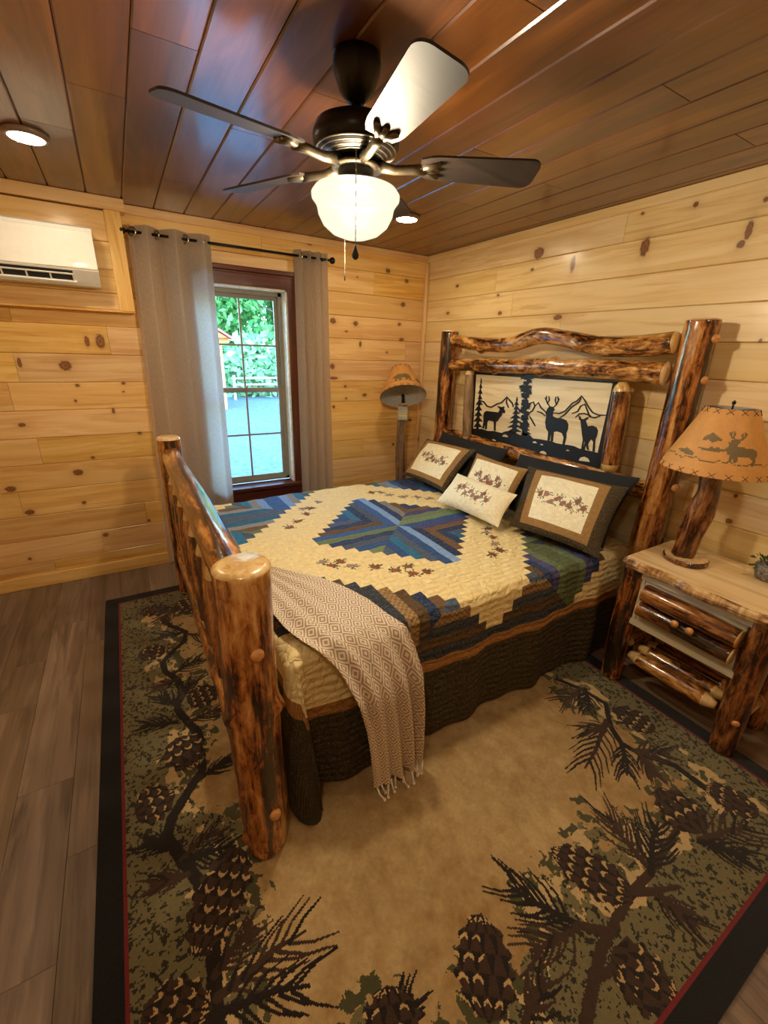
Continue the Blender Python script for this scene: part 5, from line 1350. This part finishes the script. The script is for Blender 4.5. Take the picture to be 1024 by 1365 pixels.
r_o = ob('rug', np.vstack([V, low_]), np.vstack([Fc, sd_[:, ::-1]]), M['rug'], None, False, attrs={'uvw': uvw}, facecol=np.vstack([rug.reshape(-1, 3), np.tile(BLK, (kb, 1))]))
tag(r_o, 'large tan and olive rug with dark pine cone branches and a black border', 'rug')
# ------------------------------------------------------------------ outside the window
GZ = -0.5
M['gravel'] = plain('pale gravel yard', '#5a6d76', 0.95, noise_amt=0.25, nscale=9, bump=0.3)
b = MB(); 
yard = tag(MB().box((-30, 0.2, GZ - 0.2), (45, 60, GZ)).build('ground', M['gravel']), 'pale gravel yard outside the window', 'ground', kind='structure')
M['concrete'] = plain('pale bounce concrete', '#cfd6da', 0.9, noise_amt=0.08, nscale=4)
tag(MB().box((-9, 0.2, GZ - 0.05), (9, 3.75, GZ + 0.02), bev=0.01).build('bounce_slab', M['concrete']), 'pale bounce concrete added below the window to reflect daylight onto the ceiling', 'bounce_slab', kind='structure')  # added slab below the view, pale so the varnished ceiling mirrors brighter ground
def leaf_mat(name, c0, c1):
    m = NT(name); rnd = m.n('ShaderNodeNewGeometry').outputs['Random Per Island']
    col = m.ramp(rnd, [(0.0, lin(c0)), (1.0, lin(c1))])
    df = m.n('ShaderNodeBsdfDiffuse'); tl = m.n('ShaderNodeBsdfTranslucent'); mx = m.n('ShaderNodeMixShader'); mx.inputs[0].default_value = 0.35
    m.L.new(col, df.inputs[0]); m.L.new(col, tl.inputs[0]); m.L.new(df.outputs[0], mx.inputs[1]); m.L.new(tl.outputs[0], mx.inputs[2]); m.L.new(mx.outputs[0], m.out.inputs['Surface']); return m.mat
M['leaves'] = leaf_mat('tree leaves', '#3f7f4a', '#8fce84'); M['leaves2'] = leaf_mat('yellow green leaves', '#5d8f4c', '#bfe08a'); M['leaves3'] = leaf_mat('pale shrub leaves', '#5f9a70', '#b4dcae')
M['trunk'] = plain('tree bark', '#6b6455', 0.9, noise_amt=0.4, nscale=12)
def tree(label, x, y, h, rx, rz, n, mat, seed, name='tree', group='trees beyond the yard'):
    r = np.random.RandomState(seed)
    t = thing(name, label, 'tree', (x, y, GZ), group)
    b = MB(); b.tube([(x, y, GZ - 0.05), (x + 0.1, y, GZ + h * 0.3), (x - 0.1, y, GZ + h * 0.75)], [0.2, 0.14, 0.05], 8)
    for k in range(9):
        a = r.rand() * 6.28; z0 = GZ + h * (0.2 + 0.5 * r.rand())
        b.tube([(x, y, z0), (x + math.cos(a) * rx * 0.5, y + math.sin(a) * rx * 0.5, z0 + 0.5), (x + math.cos(a) * rx * 0.85, y + math.sin(a) * rx * 0.85, z0 + 0.6 * r.rand() + 0.3)], [0.07, 0.045, 0.02], 6)
    b.build('trunk', M['trunk'], t)
    # clustered leaves
    cl = r.randn(60, 3); cl /= np.linalg.norm(cl, axis=1)[:, None]; cl *= (0.35 + 0.6 * r.rand(60, 1) ** 0.6) * np.array([rx, rx, rz]); cl += np.array([x, y, GZ + h - rz])
    ce = cl[r.randint(0, 60, n)] + r.randn(n, 3) * 0.36
    ce[:, 2] = np.maximum(ce[:, 2], GZ + 0.05)
    d1 = r.randn(n, 3); d1 /= np.linalg.norm(d1, axis=1)[:, None]; d2 = np.cross(d1, r.randn(n, 3)); d2 /= np.linalg.norm(d2, axis=1)[:, None]
    s = (0.13 + 0.14 * r.rand(n, 1))
    V = np.stack([ce - d1 * s, ce + d2 * s * 0.5, ce + d1 * s, ce - d2 * s * 0.5], 1).reshape(-1, 3)
    ob('foliage', V, np.arange(4 * n).reshape(-1, 4), mat, t)
    return t
tree('broad leafy tree seen through the upper window panes', 5.2, 20.0, 9.0, 3.4, 4.3, 9000, M['leaves'], 1)
tree('leafy tree standing behind the red roofed shed', 1.2, 21.5, 8.5, 3.2, 4.1, 8000, M['leaves'], 2)
tree('yellow green tree at the right of the window view', 8.6, 19.0, 7.0, 3.0, 3.4, 7000, M['leaves2'], 3)
tree('tall tree at the far back of the yard', 4.0, 26.0, 11.0, 4.5, 5.4, 8000, M['leaves'], 4)
tree('leafy tree far left beyond the yard', -3.5, 22.0, 8.5, 3.4, 4.1, 6000, M['leaves'], 5)
tree('low pale green bush in front of the trees', 5.4, 17.2, 2.0, 1.2, 1.0, 2500, M['leaves3'], 6, 'bush', 'bushes along the yard')
tree('low pale bush beside the rail fence', 3.0, 17.6, 2.3, 1.4, 1.1, 2800, M['leaves3'], 7, 'bush', 'bushes along the yard')
tree('low yellow green bush at the right of the rail fence', 7.4, 17.0, 2.2, 1.3, 1.1, 2500, M['leaves2'], 8, 'bush', 'bushes along the yard')
M['rail'] = plain('weathered grey timber', '#a8a49a', 0.9, noise_amt=0.25)
fe = thing('rail_fence', 'weathered grey rail fence in front of the trees', 'fence', (4.0, 15.8, GZ))
for k in range(6):
    x = 1.6 + 2.2 * k; MB().tube([(x, 15.8, GZ), (x, 15.8, GZ + 1.0)], 0.06, 8).build('post', M['rail'], fe)
    if k < 5:
        for z in (0.35, 0.62, 0.88): MB().tube([(x, 15.72, GZ + z), (x + 2.2, 15.72, GZ + z + 0.02)], 0.045, 7).build('rail', M['rail'], fe)
# red roofed shed
M['shed'] = plain('orange stained cedar', '#c98249', 0.7, noise_amt=0.15); M['red_roof'] = plain('red metal roof', '#b8474a', 0.5, noise_amt=0.06)
sx, sy = -2.35, 13.0
sh = thing('shed', 'orange cedar shed with a red metal roof and corner posts', 'shed', (sx, sy, GZ))
MB().box((sx - 2.2, sy + 0.9, GZ), (sx + 1.6, sy + 3.2, GZ + 2.2)).build('wall', M['shed'], sh)
rx = 3.3
for x in (sx - 2.3, sx - 0.2, sx + rx - 0.35): MB().box((x - 0.09, sy - 0.09, GZ), (x + 0.09, sy + 0.09, GZ + 2.3), bev=0.01).build('post', M['shed'], sh)
MB().box((sx - 2.5, sy - 0.07, GZ + 2.25), (sx + rx, sy + 0.07, GZ + 2.42), bev=0.01).build('beam', M['shed'], sh)
MB().box((sx - 2.4, sy - 0.05, GZ + 0.55), (sx + rx - 0.35, sy + 0.05, GZ + 0.62)).build('handrail', M['shed'], sh)
MB().prism([(sx - 2.7, GZ + 2.4), (sx + rx - 0.1, GZ + 2.4), (sx + 0.2, GZ + 4.1)], 1, sy - 0.4, sy + 3.6).build('gable', M['shed'], sh)
for (xa, xb) in ((sx + rx + 0.02, sx + 0.2), (sx - 2.85, sx + 0.2)):
    v = [(xa, sy - 0.55, GZ + 2.36), (xb, sy - 0.55, GZ + 4.2), (xb, sy + 3.8, GZ + 4.2), (xa, sy + 3.8, GZ + 2.36)]; v += [(p[0], p[1], p[2] + 0.07) for p in v]
    ob('roof_panel', v, [(0, 1, 2, 3), (7, 6, 5, 4), (0, 4, 5, 1), (1, 5, 6, 2), (2, 6, 7, 3), (3, 7, 4, 0)], M['red_roof'], sh, fix=True)
bpy.context.view_layer.update()
